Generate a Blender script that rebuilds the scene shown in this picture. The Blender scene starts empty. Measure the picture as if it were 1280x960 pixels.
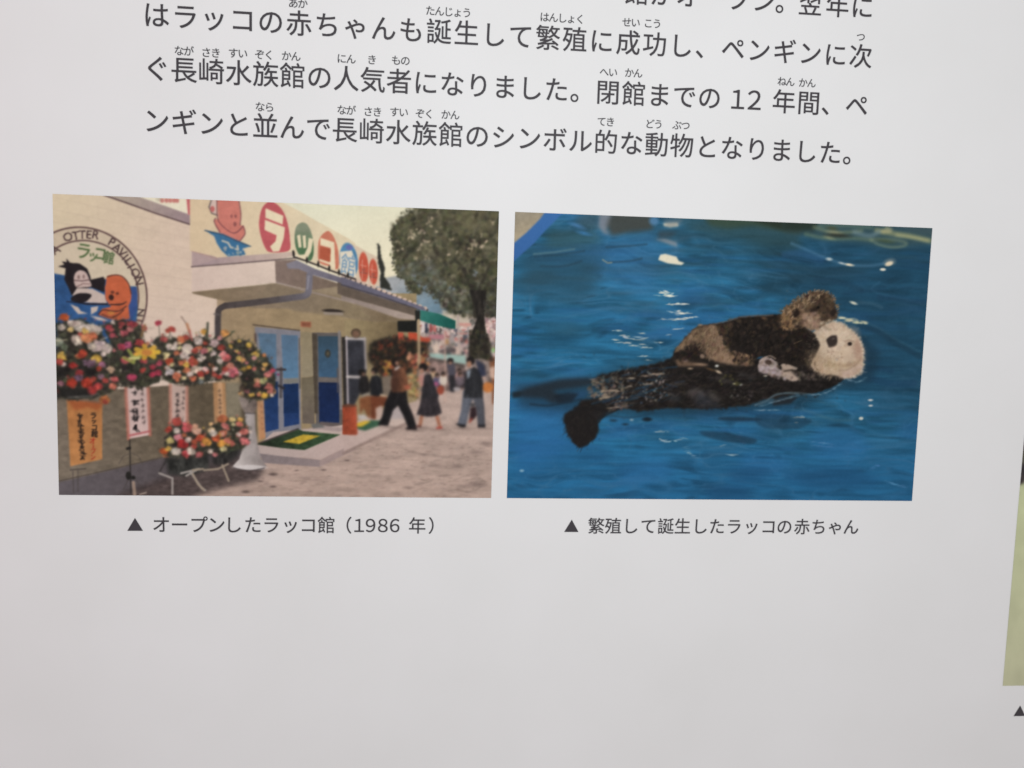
import bpy, math, random
import numpy as np

# ------------------------------------------------------------------ camera, world, lamps, exposure
SC = bpy.context.scene
COL = SC.collection
OFF = np.array([-0.37, 0.0, 1.45])                 # panel corner of the left picture, in the room


def world_pt(u, v, w=0.0):
    """panel millimetre-true coordinates (u right, v down, w into the wall) -> room"""
    return (u + OFF[0], w + OFF[1], OFF[2] - v)


FPX = 1100.0
CAM_T = np.array([-0.3692, -0.1528, 0.7073])
RA, RB, RC = 0.0981, -0.0974, 0.0198


def rotm(a, b, c):
    ca, sa, cb, sb, cc, sc_ = math.cos(a), math.sin(a), math.cos(b), math.sin(b), math.cos(c), math.sin(c)
    return (np.array([[cc, -sc_, 0], [sc_, cc, 0], [0, 0, 1]]) @
            np.array([[cb, 0, sb], [0, 1, 0], [-sb, 0, cb]]) @
            np.array([[1, 0, 0], [0, ca, -sa], [0, sa, ca]]))


RM = rotm(RA, RB, RC)
CC = -RM.T @ CAM_T


def to_panel(px, py):
    """where the sight line through a photograph pixel meets the panel (u, v)"""
    d = RM.T @ np.array([(px - 640) / FPX, (py - 480) / FPX, 1.0])
    k = -CC[2] / d[2]
    p = CC + k * d
    return p[0], p[1]


def vec_world(d):
    return np.array([d[0], d[2], -d[1]])


from mathutils import Matrix, Vector
cam_d = bpy.data.cameras.new('camera')
cam = bpy.data.objects.new('camera', cam_d)
COL.objects.link(cam)
xr, yd, zf = vec_world(RM[0]), vec_world(RM[1]), vec_world(RM[2])
M = Matrix.Identity(4)
for i in range(3):
    M[i][0], M[i][1], M[i][2] = xr[i], -yd[i], -zf[i]
    M[i][3] = world_pt(*CC)[i]
cam.matrix_world = M
cam_d.sensor_width = 36.0
cam_d.lens = FPX / 1280 * 36
cam_d.clip_start = 0.01
cam_d.clip_end = 100
cam_d.dof.use_dof = True
cam_d.dof.focus_distance = 0.735
cam_d.dof.aperture_fstop = 6.3
SC.camera = cam
SC.cycles.filter_width = 1.6

W = bpy.data.worlds.new('World')
SC.world = W
W.use_nodes = True
bg = W.node_tree.nodes['Background']
bg.inputs[0].default_value = (1.0, 0.925, 0.925, 1)
bg.inputs[1].default_value = 0.50


def lamp(name, loc, target, sx, sy, power, col):
    d = bpy.data.lights.new(name, 'AREA')
    d.shape = 'RECTANGLE'
    d.size, d.size_y = sx, sy
    d.energy = power
    d.color = col
    o = bpy.data.objects.new(name, d)
    COL.objects.link(o)
    o.location = loc
    v = Vector(target) - Vector(loc)
    o.rotation_euler = v.to_track_quat('-Z', 'Y').to_euler()
    return o


lamp('gallery_lamp', world_pt(0.43, -0.14, -1.05), world_pt(0.43, -0.12, 0), 0.5, 0.35, 5.7, (0.90, 0.985, 1.0))
lamp('added_pink_fill', world_pt(-0.75, -0.1, -0.5), world_pt(-0.05, 0.1, 0), 0.3, 0.6, 0.65, (1.0, 0.30, 0.38))  # fill light added to tint the panel's left side pink, not a gallery fitting

SC.view_settings.view_transform = 'Standard'
SC.view_settings.look = 'None'
SC.view_settings.exposure = 0.0
SC.view_settings.gamma = 1.0
SC.view_settings.use_curve_mapping = False

# ------------------------------------------------------------------ materials


def nodes(name):
    m = bpy.data.materials.new(name)
    m.use_nodes = True
    nt = m.node_tree
    return m, nt, nt.nodes['Principled BSDF']


def board_material():
    m, nt, b = nodes('matt_white_laminate')
    tc = nt.nodes.new('ShaderNodeTexCoord')
    n = nt.nodes.new('ShaderNodeTexNoise')
    n.inputs['Scale'].default_value = 9
    n.inputs['Detail'].default_value = 6
    r = nt.nodes.new('ShaderNodeValToRGB')
    r.color_ramp.elements[0].position = 0.3
    r.color_ramp.elements[0].color = (0.795, 0.795, 0.79, 1)
    r.color_ramp.elements[1].position = 0.7
    r.color_ramp.elements[1].color = (0.825, 0.825, 0.825, 1)
    nt.links.new(tc.outputs['Object'], n.inputs['Vector'])
    nt.links.new(n.outputs['Fac'], r.inputs['Fac'])
    nt.links.new(r.outputs['Color'], b.inputs['Base Color'])
    n2 = nt.nodes.new('ShaderNodeTexNoise')
    n2.inputs['Scale'].default_value = 900
    n2.inputs['Detail'].default_value = 2
    bp = nt.nodes.new('ShaderNodeBump')
    bp.inputs['Strength'].default_value = 0.05
    bp.inputs['Distance'].default_value = 0.0003
    nt.links.new(tc.outputs['Object'], n2.inputs['Vector'])
    nt.links.new(n2.outputs['Fac'], bp.inputs['Height'])
    nt.links.new(bp.outputs['Normal'], b.inputs['Normal'])
    b.inputs['Roughness'].default_value = 0.5
    b.inputs['Specular IOR Level'].default_value = 0.25
    return m


def ink_material(name, col):
    m, nt, b = nodes(name)
    n = nt.nodes.new('ShaderNodeTexNoise')
    n.inputs['Scale'].default_value = 60
    r = nt.nodes.new('ShaderNodeValToRGB')
    r.color_ramp.elements[0].color = tuple(c * 0.9 for c in col) + (1,)
    r.color_ramp.elements[1].color = tuple(c * 1.1 for c in col) + (1,)
    tc = nt.nodes.new('ShaderNodeTexCoord')
    nt.links.new(tc.outputs['Object'], n.inputs['Vector'])
    nt.links.new(n.outputs['Fac'], r.inputs['Fac'])
    nt.links.new(r.outputs['Color'], b.inputs['Base Color'])
    b.inputs['Roughness'].default_value = 0.5
    b.inputs['Specular IOR Level'].default_value = 0.2
    return m


def print_material():
    m, nt, b = nodes('colour_print')
    a = nt.nodes.new('ShaderNodeAttribute')
    a.attribute_name = 'ink'
    tc = nt.nodes.new('ShaderNodeTexCoord')
    n = nt.nodes.new('ShaderNodeTexNoise')
    n.inputs['Scale'].default_value = 500
    n.inputs['Detail'].default_value = 3
    mr = nt.nodes.new('ShaderNodeMapRange')
    mr.inputs['To Min'].default_value = 0.97
    mr.inputs['To Max'].default_value = 1.03
    mx = nt.nodes.new('ShaderNodeVectorMath')
    mx.operation = 'SCALE'
    nt.links.new(tc.outputs['Object'], n.inputs['Vector'])
    nt.links.new(n.outputs['Fac'], mr.inputs['Value'])
    nt.links.new(a.outputs['Color'], mx.inputs[0])
    nt.links.new(mr.outputs['Result'], mx.inputs['Scale'])
    nt.links.new(mx.outputs['Vector'], b.inputs['Base Color'])
    b.inputs['Roughness'].default_value = 0.6
    b.inputs['Specular IOR Level'].default_value = 0.1
    return m


MAT_BOARD = board_material()
MAT_INK = ink_material('dark_grey_ink', (0.056, 0.050, 0.057))
MAT_PRINT = print_material()

# ------------------------------------------------------------------ the panel itself
panel = bpy.data.objects.new('exhibit_panel', None)
COL.objects.link(panel)
panel.location = world_pt(0.37, 0.55, 0.02)
panel['label'] = 'white museum text panel with Japanese lettering above two captioned colour photographs'
panel['category'] = 'exhibit panel'
PINV = Matrix.Translation(-panel.location)


def child(name, me, parent, mat, label=None):
    o = bpy.data.objects.new(name, me)
    COL.objects.link(o)
    if me.materials:
        me.materials.clear()
    me.materials.append(mat)
    o.parent = parent
    o.matrix_parent_inverse = parent.matrix_world.inverted() if parent is not panel else PINV
    if label:
        o['label'] = label
    return o


def board_mesh(u0, v0, u1, v1, th):
    import bmesh
    bm = bmesh.new()
    vs = []
    for w in (0.0, th):
        for u, v in ((u0, v0), (u1, v0), (u1, v1), (u0, v1)):
            vs.append(bm.verts.new(world_pt(u, v, w)))
    f = [(0, 1, 2, 3), (7, 6, 5, 4), (0, 4, 5, 1), (1, 5, 6, 2), (2, 6, 7, 3), (3, 7, 4, 0)]
    for q in f:
        bm.faces.new([vs[i] for i in q])
    bmesh.ops.recalc_face_normals(bm, faces=bm.faces)
    bmesh.ops.bevel(bm, geom=list(bm.edges), offset=0.003, segments=3, affect='EDGES')
    me = bpy.data.meshes.new('board')
    bm.to_mesh(me)
    bm.free()
    return me


child('board', board_mesh(-0.22, -0.62, 1.42, 0.78, 0.03), panel, MAT_BOARD)

# ------------------------------------------------------------------ lettering
_gl = {}
BOLD = 0.0065
SKIN = 0.0002                                       # printed vinyl stands this far off the board


def glyph(ch):
    """flat outline of one character: vertices (em units, centred in its em square) and faces"""
    if ch in _gl:
        return _gl[ch]
    cu = bpy.data.curves.new('glyph', 'FONT')
    cu.body = ch
    cu.size = 1.0
    cu.resolution_u = 4
    ob = bpy.data.objects.new('glyph', cu)
    COL.objects.link(ob)
    bpy.context.view_layer.update()
    me = ob.evaluated_get(bpy.context.evaluated_depsgraph_get()).to_mesh()
    co = np.array([v.co[:2] for v in me.vertices]) if len(me.vertices) else np.zeros((0, 2))
    me.calc_loop_triangles()
    tri = [tuple(t.vertices) for t in me.loop_triangles]
    ob.to_mesh_clear()
    COL.objects.unlink(ob)
    bpy.data.objects.remove(ob)
    bpy.data.curves.remove(cu)
    _gl[ch] = (co, tri)
    return _gl[ch]


_ref = glyph('田')[0]
EM = (_ref[:, 0].max() - _ref[:, 0].min()) / 0.78    # em width measured from a square character
EMC = ((_ref[:, 0].max() + _ref[:, 0].min()) / 2, (_ref[:, 1].max() + _ref[:, 1].min()) / 2)


def glyphs_mesh(items, name):
    """items: (char, u, v, size, mode)  mode 'em' = keep the place in the em square, 'c' = centre the drawn shape"""
    vs, fs = [], []
    for ch, u, v, size, mode in items:
        co, tri = glyph(ch)
        if not len(co):
            continue
        k = size / EM
        if mode == 'em':
            c = EMC
        elif mode == 'cx':
            c = ((co[:, 0].max() + co[:, 0].min()) / 2, EMC[1])
        else:
            c = ((co[:, 0].max() + co[:, 0].min()) / 2, (co[:, 1].max() + co[:, 1].min()) / 2)
        # the face is drawn a hair bolder than the font: four passes, each a thin layer of ink above the last
        for n, (dx, dy) in enumerate(((-1, -1), (1, -1), (-1, 1), (1, 1))):
            b = len(vs)
            for x, y in co:
                vs.append(world_pt(u + (x - c[0]) * k + dx * size * BOLD, v - (y - c[1]) * k + dy * size * BOLD, -SKIN - n * 0.00003))
            for t in tri:
                fs.append(tuple(b + i for i in t))
    me = bpy.data.meshes.new(name)
    me.from_pydata(vs, [], fs)
    me.update()
    if len(me.polygons) and sum(p.normal.y for p in me.polygons) > 0:
        me.flip_normals()
    return me


def line_items(text, anchors, y0, y1, size, modes=None):
    """anchors: (index, photograph x); y0=(x,y), y1=(x,y): two points of the line of character centres"""
    def yy(x):
        return y0[1] + (y1[1] - y0[1]) * (x - y0[0]) / (y1[0] - y0[0])
    idx = [a[0] for a in anchors]
    us = [to_panel(a[1], yy(a[1]))[0] for a in anchors]
    vm = 0.5 * (to_panel(*y0)[1] + to_panel(*y1)[1])
    out = []
    for i, ch in enumerate(text):
        if ch in ' _':
            continue
        if i <= idx[-1]:
            u = float(np.interp(i, idx, us))
        else:
            u = us[-1] + (i - idx[-1]) * (us[-1] - us[-2]) / (idx[-1] - idx[-2])
        if i < idx[0]:
            u = us[0] - (idx[0] - i) * (us[1] - us[0]) / (idx[1] - idx[0])
        m = 'cx' if ch in '（）１２９８６' else 'em'
        out.append((ch, u, vm, size, m))
    return out


PX = 0.36 / 549.0
LINES = [
    ('館がオープン。翌年に', [(0, 796), (2, 860), (5, 955), (7, 1013), (8, 1047), (9, 1078)],
     (796, -7), (1047, 6), []),
    ('はラッコの赤ちゃんも誕生して繁殖に成功し、ペンギンに次', [(0, 195.5), (5, 373.8), (14, 685), (26, 1076)],
     (373.8, 31.0), (1076, 70.2),
     [('あか', 372.5, 4.5), ('たんじょう', 560.8, 15), ('はんしょく', 703, 23), ('せい', 789, 28.4),
      ('こう', 815.8, 29.7), ('つ', 1076, 46.5)]),
    ('ぐ長崎水族館の人気者になりました。閉館までの１２年間、ペ',
     [(0, 196), (1, 230), (6, 399.5), (9, 499), (15, 695.7), (17, 760), (18, 792.4), (21, 887), (22, 922.5),
      (23, 943), (24, 980), (25, 1011), (26, 1041), (27, 1071)],
     (230, 90), (1011, 128),
     [('なが', 230, 64), ('さき', 263.8, 66.2), ('すい', 297.5, 67), ('ぞく', 330.5, 68.8), ('かん', 364, 70.5),
      ('にん', 433, 73.8), ('き', 465, 75), ('もの', 501, 76), ('へい', 760.7, 90.5), ('かん', 792, 91.6),
      ('ねん', 982.6, 102.3), ('かん', 1009, 104)]),
    ('ンギンと並んで長崎水族館のシンボル的な動物となりました。',
     [(0, 195.8), (4, 331.8), (7, 431), (17, 757.5), (20, 852.4), (26, 1038), (27, 1068)],
     (331.8, 160), (852.4, 181.4),
     [('なら', 331, 134), ('なが', 433, 138), ('さき', 466, 140), ('すい', 498.8, 140.5), ('ぞく', 530.8, 142.5),
      ('かん', 563, 143.8), ('てき', 757.5, 152.5), ('どう', 817.6, 155.4), ('ぶつ', 851.6, 157)]),
]
for text, anc, a, b, ruby in LINES:
    t = child('text_line', glyphs_mesh(line_items(text, anc, a, b, 33.8 * PX), 'text_line'), panel, MAT_INK)
    for word, x, y in ruby:
        u, v = to_panel(x, y)
        its = [(c, u + (i - (len(word) - 1) / 2) * 11.4 * PX, v, 13.2 * PX, 'em') for i, c in enumerate(word)]
        child('furigana', glyphs_mesh(its, 'furigana'), t, MAT_INK)


def triangle_mesh(x, y, w, h):
    u, v = to_panel(x, y)
    w, h = w * PX, h * PX
    me = bpy.data.meshes.new('marker')
    me.from_pydata([world_pt(u - w / 2, v + h / 2, -SKIN), world_pt(u + w / 2, v + h / 2, -SKIN),
                    world_pt(u, v - h / 2, -SKIN)], [], [(0, 1, 2)])
    return me


c1 = 'オープンしたラッコ館（１９８６年）'
x1 = [140 + x / 3.0476 for x in (188, 258, 330, 398, 462, 537, 607, 680, 748, 817, 903, 942, 985, 1032, 1077, 1163, 1216)]
c2 = '繁殖して誕生したラッコの赤ちゃん'
x2 = [690 + x / 3.2 for x in (177, 245, 314, 386, 455, 522, 592, 660, 728, 798, 866, 930, 1000, 1067, 1133, 1196)]
for txt, xs, ya, yb, tri in ((c1, x1, (190, 656.6), (540, 657.0), (168.9, 655.4)),
                             (c2, x2, (740, 658.3), (1065, 658.6), (714.4, 657.2))):
    o = child('caption', glyphs_mesh(line_items(txt, list(enumerate(xs)), ya, yb, 24.4 * PX), 'caption'), panel, MAT_INK)
    child('marker', triangle_mesh(tri[0], tri[1], 19.5, 17), o, MAT_INK)
child('caption', triangle_mesh(1274.6, 888.4, 18.0, 16.0), panel, MAT_INK,
      'black triangle that begins the caption of the third picture')

# ------------------------------------------------------------------ the printed pictures: a small painter for ink colours


def blur(a, s):
    if s <= 0.05:
        return a
    r = max(1, int(math.ceil(3 * s)))
    k = np.exp(-0.5 * (np.arange(-r, r + 1) / s) ** 2)
    k /= k.sum()
    for ax in (0, 1):
        pad = [(0, 0)] * a.ndim
        pad[ax] = (r, r)
        b = np.pad(a, pad, mode='edge')
        o = np.zeros_like(a)
        n = a.shape[ax]
        for i, kk in enumerate(k):
            o += kk * (b[i:i + n] if ax == 0 else b[:, i:i + n])
        a = o
    return a


def homography(src, dst):
    A, B = [], []
    for (x, y), (u, v) in zip(src, dst):
        A.append([x, y, 1, 0, 0, 0, -u * x, -u * y]); B.append(u)
        A.append([0, 0, 0, x, y, 1, -v * x, -v * y]); B.append(v)
    return np.append(np.linalg.solve(np.array(A, float), np.array(B, float)), 1).reshape(3, 3)


def catmull(p, n=6, closed=True):
    p = np.array(p, float)
    m = len(p)
    out = []
    for i in range(m if closed else m - 1):
        if closed:
            a, b, c, d = p[i - 1], p[i], p[(i + 1) % m], p[(i + 2) % m]
        else:
            a, b, c, d = p[max(i - 1, 0)], p[i], p[i + 1], p[min(i + 2, m - 1)]
        for k in range(n):
            t = k / n
            out.append(0.5 * (2 * b + (c - a) * t + (2 * a - 5 * b + 4 * c - d) * t * t + (3 * b - a - 3 * c + d) * t ** 3))
    if not closed:
        out.append(p[-1])
    return np.array(out)


TILES = dict(a=(60, 235), b=(240, 235), c=(430, 235), d=(60, 360), e=(240, 360), f=(430, 360), g=(60, 480),
             h=(240, 480), i=(430, 480), j=(630, 260), k=(800, 260), l=(980, 260), m=(630, 380), n=(800, 380),
             o=(980, 380), q=(630, 500))


class Print:
    def __init__(s, corners, w, h, seed):
        s.w, s.h = w, h
        s.H = homography(corners, [(0, 0), (w - 1, 0), (w - 1, h - 1), (0, h - 1)])
        s.img = np.zeros((h, w, 3))
        s.ids = np.zeros((h, w), int)
        s.names = ['base']
        s.labels = [None]
        s.cur = 0
        s.whole = []
        s.rng = random.Random(seed)
        s.nc = {}
        s.o, s.k = (0, 0), 1.0

    def t(s, name):
        if name == 'px':
            s.o, s.k = (0, 0), 1.0
        elif isinstance(name, str):
            s.o, s.k = TILES[name], 6.4
        else:
            s.o, s.k = name[:2], name[2]
        return s

    def elem(s, name, label=None):
        s.names.append(name)
        s.labels.append(label)
        s.cur = len(s.names) - 1

    def one_piece(s, a, b):
        """keep only the largest connected patch of element a; stray patches join element b"""
        left = set(map(tuple, np.argwhere(s.ids == a)))
        parts = []
        while left:
            st = [left.pop()]
            comp = []
            while st:
                y, x = st.pop()
                comp.append((y, x))
                for q in ((y + 1, x), (y - 1, x), (y, x + 1), (y, x - 1)):
                    if q in left:
                        left.remove(q)
                        st.append(q)
            parts.append(comp)
        parts.sort(key=len)
        for c in parts[:-1]:
            for y, x in c:
                s.ids[y, x] = b

    def use(s, i):
        s.cur = i

    def tr(s, pts):
        p = np.array(pts, float).reshape(-1, 2) / s.k + np.array(s.o)
        q = np.c_[p, np.ones(len(p))] @ s.H.T
        return q[:, :2] / q[:, 2:]

    def noise(s, sx, sy, seed):
        key = (sx, sy, seed)
        if key not in s.nc:
            r = np.random.RandomState(seed)
            gx, gy = int(s.w / sx) + 3, int(s.h / sy) + 3
            g = r.rand(gy, gx) * 2 - 1
            x = np.arange(s.w) / sx
            y = np.arange(s.h) / sy
            xi, yi = x.astype(int), y.astype(int)
            fx, fy = x - xi, y - yi
            fx, fy = fx * fx * (3 - 2 * fx), (fy * fy * (3 - 2 * fy))[:, None]
            a = g[yi][:, xi] * (1 - fx) + g[yi][:, xi + 1] * fx
            b = g[yi + 1][:, xi] * (1 - fx) + g[yi + 1][:, xi + 1] * fx
            s.nc[key] = a * (1 - fy) + b * fy
        return s.nc[key]

    def vn(s, X, Y, seed):
        """smooth lattice noise at free coordinates"""
        g = np.random.RandomState(seed).rand(256, 256) * 2 - 1
        xi, yi = np.floor(X).astype(int), np.floor(Y).astype(int)
        fx, fy = X - xi, Y - yi
        fx, fy = fx * fx * (3 - 2 * fx), fy * fy * (3 - 2 * fy)
        a, b = xi % 256, (xi + 1) % 256
        c, d = yi % 256, (yi + 1) % 256
        return (g[c, a] * (1 - fx) + g[c, b] * fx) * (1 - fy) + (g[d, a] * (1 - fx) + g[d, b] * fx) * fy

    def fbm(s, sx, sy, seed, oct=3):
        o = 0
        for i in range(oct):
            o = o + s.noise(max(sx / 2 ** i, 1.2), max(sy / 2 ** i, 1.2), seed + i) * 0.55 ** i
        return o

    def color(s, col, x0, y0, x1, y1):
        if isinstance(col, tuple) and col and col[0] == 'g':
            _, a, ca, b, cb = col
            a, b = s.tr([a])[0], s.tr([b])[0]
            yy, xx = np.mgrid[y0:y1, x0:x1]
            d = b - a
            t = np.clip(((xx - a[0]) * d[0] + (yy - a[1]) * d[1]) / (d @ d), 0, 1)[..., None]
            return np.array(ca, float) * (1 - t) + np.array(cb, float) * t
        return np.array(col, float)

    def put(s, al, x0, y0, col, op=1.0, tex=None, mark=True):
        h, w = al.shape
        c = s.color(col, x0, y0, x0 + w, y0 + h)
        if tex:
            n = s.fbm(tex[1], tex[2], tex[3])[y0:y0 + h, x0:x0 + w, None]
            c = c * (1 + tex[0] * n)
        A = (al * op)[..., None]
        s.img[y0:y0 + h, x0:x0 + w] = s.img[y0:y0 + h, x0:x0 + w] * (1 - A) + c * A
        if mark:
            m = al > 0.5
            s.ids[y0:y0 + h, x0:x0 + w][m] = s.cur

    def cover(s, P, pad):
        x0 = max(int(P[:, 0].min() - pad), 0); x1 = min(int(P[:, 0].max() + pad) + 2, s.w)
        y0 = max(int(P[:, 1].min() - pad), 0); y1 = min(int(P[:, 1].max() + pad) + 2, s.h)
        if x1 <= x0 or y1 <= y0:
            return None
        N = 3
        ys = (np.arange((y1 - y0) * N) + 0.5) / N + y0 - 0.5
        xs = (np.arange((x1 - x0) * N) + 0.5) / N + x0 - 0.5
        ins = np.zeros((len(ys), len(xs)), bool)
        n = len(P)
        for i in range(n):
            ax, ay = P[i]; bx, by = P[(i + 1) % n]
            if ay == by:
                continue
            lo, hi = min(ay, by), max(ay, by)
            r = np.nonzero((ys >= lo) & (ys < hi))[0]
            if not len(r):
                continue
            xc = ax + (ys[r] - ay) * (bx - ax) / (by - ay)
            ins[r] ^= xs[None, :] < xc[:, None]
        al = ins.reshape(y1 - y0, N, x1 - x0, N).mean((1, 3))
        return al, x0, y0

    def poly(s, pts, col, soft=0.0, op=1.0, tex=None, smooth=False, mark=True, fuzz=0, close=True):
        P = s.tr(pts)
        if smooth:
            P = catmull(P)
        r = s.cover(P, 3 * soft + fuzz + 1)
        if r is None:
            return
        al, x0, y0 = r
        if fuzz:
            h, w = al.shape
            n = s.fbm(4, 4, 77)[y0:y0 + h, x0:x0 + w]
            b = blur(al, fuzz)
            al = np.clip((b - 0.5 + 0.35 * n) * 3 + 0.5, 0, 1)
        if soft:
            al = blur(al, soft)
        s.put(al, x0, y0, col, op, tex, mark)

    def line(s, pts, wd, col, op=1.0, soft=0.6, mark=False, smooth=False):
        P = s.tr(pts)
        if smooth:
            P = catmull(P, 5, False)
        r = wd / s.k / 2
        pad = r + soft + 1
        x0 = max(int(P[:, 0].min() - pad), 0); x1 = min(int(P[:, 0].max() + pad) + 2, s.w)
        y0 = max(int(P[:, 1].min() - pad), 0); y1 = min(int(P[:, 1].max() + pad) + 2, s.h)
        if x1 <= x0 or y1 <= y0:
            return
        yy, xx = np.mgrid[y0:y1, x0:x1].astype(float)
        d = np.full(xx.shape, 1e9)
        for i in range(len(P) - 1):
            a, b = P[i], P[i + 1]
            v = b - a
            L = v @ v + 1e-9
            t = np.clip(((xx - a[0]) * v[0] + (yy - a[1]) * v[1]) / L, 0, 1)
            d = np.minimum(d, np.hypot(xx - a[0] - t * v[0], yy - a[1] - t * v[1]))
        al = np.clip((r - d) / (2 * soft) + 0.5, 0, 1) * min(1.0, r / soft * 1.2)
        s.put(al, x0, y0, col, op, None, mark)

    def ell(s, x, y, rx, ry, col, ang=0.0, soft=0.6, op=1.0, mark=True):
        c = s.tr([(x, y)])[0]
        rx, ry = max(rx / s.k, 0.3), max(ry / s.k, 0.3)
        pad = max(rx, ry) + soft * 2 + 1
        x0 = max(int(c[0] - pad), 0); x1 = min(int(c[0] + pad) + 2, s.w)
        y0 = max(int(c[1] - pad), 0); y1 = min(int(c[1] + pad) + 2, s.h)
        if x1 <= x0 or y1 <= y0:
            return
        yy, xx = np.mgrid[y0:y1, x0:x1].astype(float)
        ca, sa = math.cos(ang), math.sin(ang)
        dx, dy = xx - c[0], yy - c[1]
        u, v = (dx * ca + dy * sa) / rx, (-dx * sa + dy * ca) / ry
        q = np.hypot(u, v)
        al = np.clip((1 - q) * min(rx, ry) / (2 * soft) + 0.5, 0, 1)
        s.put(al, x0, y0, col, op, None, mark)

    def glyph(s, ch, x, y, size, col, ang=0.0, sx=1.0, shear=0.0, bold=0.0, op=1.0):
        """one character centred on (x, y); size = em in tile units"""
        co, tri = glyph(ch)
        c = ((co[:, 0].max() + co[:, 0].min()) / 2, (co[:, 1].max() + co[:, 1].min()) / 2)
        k = size / EM
        q = (co - c) * k
        X, Y = q[:, 0] * sx, -q[:, 1]
        Y = Y + shear * X
        ca, sa = math.cos(ang), math.sin(ang)
        P = s.tr(np.c_[x + X * ca - Y * sa, y + X * sa + Y * ca])
        x0 = max(int(P[:, 0].min() - 2), 0); x1 = min(int(P[:, 0].max()) + 3, s.w)
        y0 = max(int(P[:, 1].min() - 2), 0); y1 = min(int(P[:, 1].max()) + 3, s.h)
        if x1 <= x0 or y1 <= y0:
            return
        N = 3
        ys = ((np.arange((y1 - y0) * N) + 0.5) / N + y0 - 0.5)[:, None]
        xs = ((np.arange((x1 - x0) * N) + 0.5) / N + x0 - 0.5)[None, :]
        ins = np.zeros((ys.size, xs.size), bool)
        for t in tri:
            A, B, C = P[t[0]], P[t[1]], P[t[2]]
            e1 = (B[0] - A[0]) * (ys - A[1]) - (B[1] - A[1]) * (xs - A[0])
            e2 = (C[0] - B[0]) * (ys - B[1]) - (C[1] - B[1]) * (xs - B[0])
            e3 = (A[0] - C[0]) * (ys - C[1]) - (A[1] - C[1]) * (xs - C[0])
            ins |= ((e1 >= 0) & (e2 >= 0) & (e3 >= 0)) | ((e1 <= 0) & (e2 <= 0) & (e3 <= 0))
        al = ins.reshape(y1 - y0, N, x1 - x0, N).mean((1, 3))
        if bold:
            al = np.clip(blur(al, bold) * 1.7, 0, 1)
        s.put(al, x0, y0, col, op, None, False)

    def inside(s, pts, n):
        pts = np.array(pts, float)
        lo, hi = pts.min(0), pts.max(0)
        out = []
        while len(out) < n:
            x, y = s.rng.uniform(lo[0], hi[0]), s.rng.uniform(lo[1], hi[1])
            c = False
            m = len(pts)
            for i in range(m):
                ax, ay = pts[i]; bx, by = pts[(i + 1) % m]
                if (ay > y) != (by > y) and x < ax + (y - ay) * (bx - ax) / (by - ay):
                    c = not c
            if c:
                out.append((x, y))
        return out

    def jit(s, col, a=0.12):
        k = 1 + s.rng.uniform(-a, a)
        return tuple(max(0, min(255, c * k + s.rng.uniform(-6, 6))) for c in col)

    def fur(s, pts, n, L, wd, ang, cols, op=0.6, spread=0.4, mark=False, soft=0.6):
        for x, y in s.inside(pts, n):
            a = ang(x, y) if callable(ang) else ang
            a += s.rng.gauss(0, spread)
            l = L * s.rng.uniform(0.5, 1.3)
            s.line([(x, y), (x + l * math.cos(a), y + l * math.sin(a))], wd * s.rng.uniform(0.6, 1.3),
                   s.jit(s.rng.choice(cols)), op * s.rng.uniform(0.5, 1), soft, mark)

    def soften(s, pts, sg, feather=3):
        """out of focus patch: blur what is already printed inside an outline"""
        r = s.cover(s.tr(pts), 3 * feather)
        if r is None:
            return
        al, x0, y0 = r
        al = blur(al, feather)[..., None]
        h, w = al.shape[:2]
        c = s.img[y0:y0 + h, x0:x0 + w]
        s.img[y0:y0 + h, x0:x0 + w] = c * (1 - al) + blur(c, sg) * al

    def spark(s, pts, wd, col, op=0.9):
        """a broken glitter track: small uneven flecks strung along a line"""
        P = catmull(np.array(pts, float), 5, False) if len(pts) > 2 else np.array(pts, float)
        L = np.r_[0, np.cumsum(np.hypot(*np.diff(P, axis=0).T))]
        n = max(4, int(L[-1] / wd * 1.6))
        for i in range(n):
            t = s.rng.uniform(0, L[-1])
            x, y = np.interp(t, L, P[:, 0]), np.interp(t, L, P[:, 1])
            e = 1 - abs(2 * t / L[-1] - 1) ** 3
            s.ell(x + s.rng.gauss(0, wd * .2), y + s.rng.gauss(0, wd * .22), wd * s.rng.uniform(.5, 1.6), wd * s.rng.uniform(.14, .42) * (.5 + .5 * e),
                  s.jit(col, .1), s.rng.gauss(0, .15), .6, op * s.rng.uniform(.35, .95), False)

    def dabs(s, pts, n, r, cols, op=0.9, flat=0.6, mark=True, soft=0.7):
        for x, y in s.inside(pts, n):
            q = r * s.rng.uniform(0.5, 1.3)
            s.ell(x, y, q, q * s.rng.uniform(flat, 1), s.jit(s.rng.choice(cols)), s.rng.uniform(0, 3.14), soft,
                  op * s.rng.uniform(0.7, 1), mark)

    def flower(s, x, y, r, col):
        r *= s.rng.uniform(0.92, 1.18)
        s.ell(x, y, r * s.rng.uniform(.8, 1), r * s.rng.uniform(.6, .85), s.jit(tuple(c * 0.84 for c in col), 0.1), s.rng.uniform(-.6, .6), 1.0, .92)
        for i in range(8):
            a = s.rng.uniform(0, 6.28)
            d = r * s.rng.uniform(0.2, 0.9)
            s.ell(x + d * math.cos(a), y + d * math.sin(a) * 0.8, r * s.rng.uniform(0.2, 0.45),
                  r * s.rng.uniform(0.12, 0.32), s.jit(col, 0.17), s.rng.uniform(0, 3.14), 0.8, 0.75)

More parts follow.
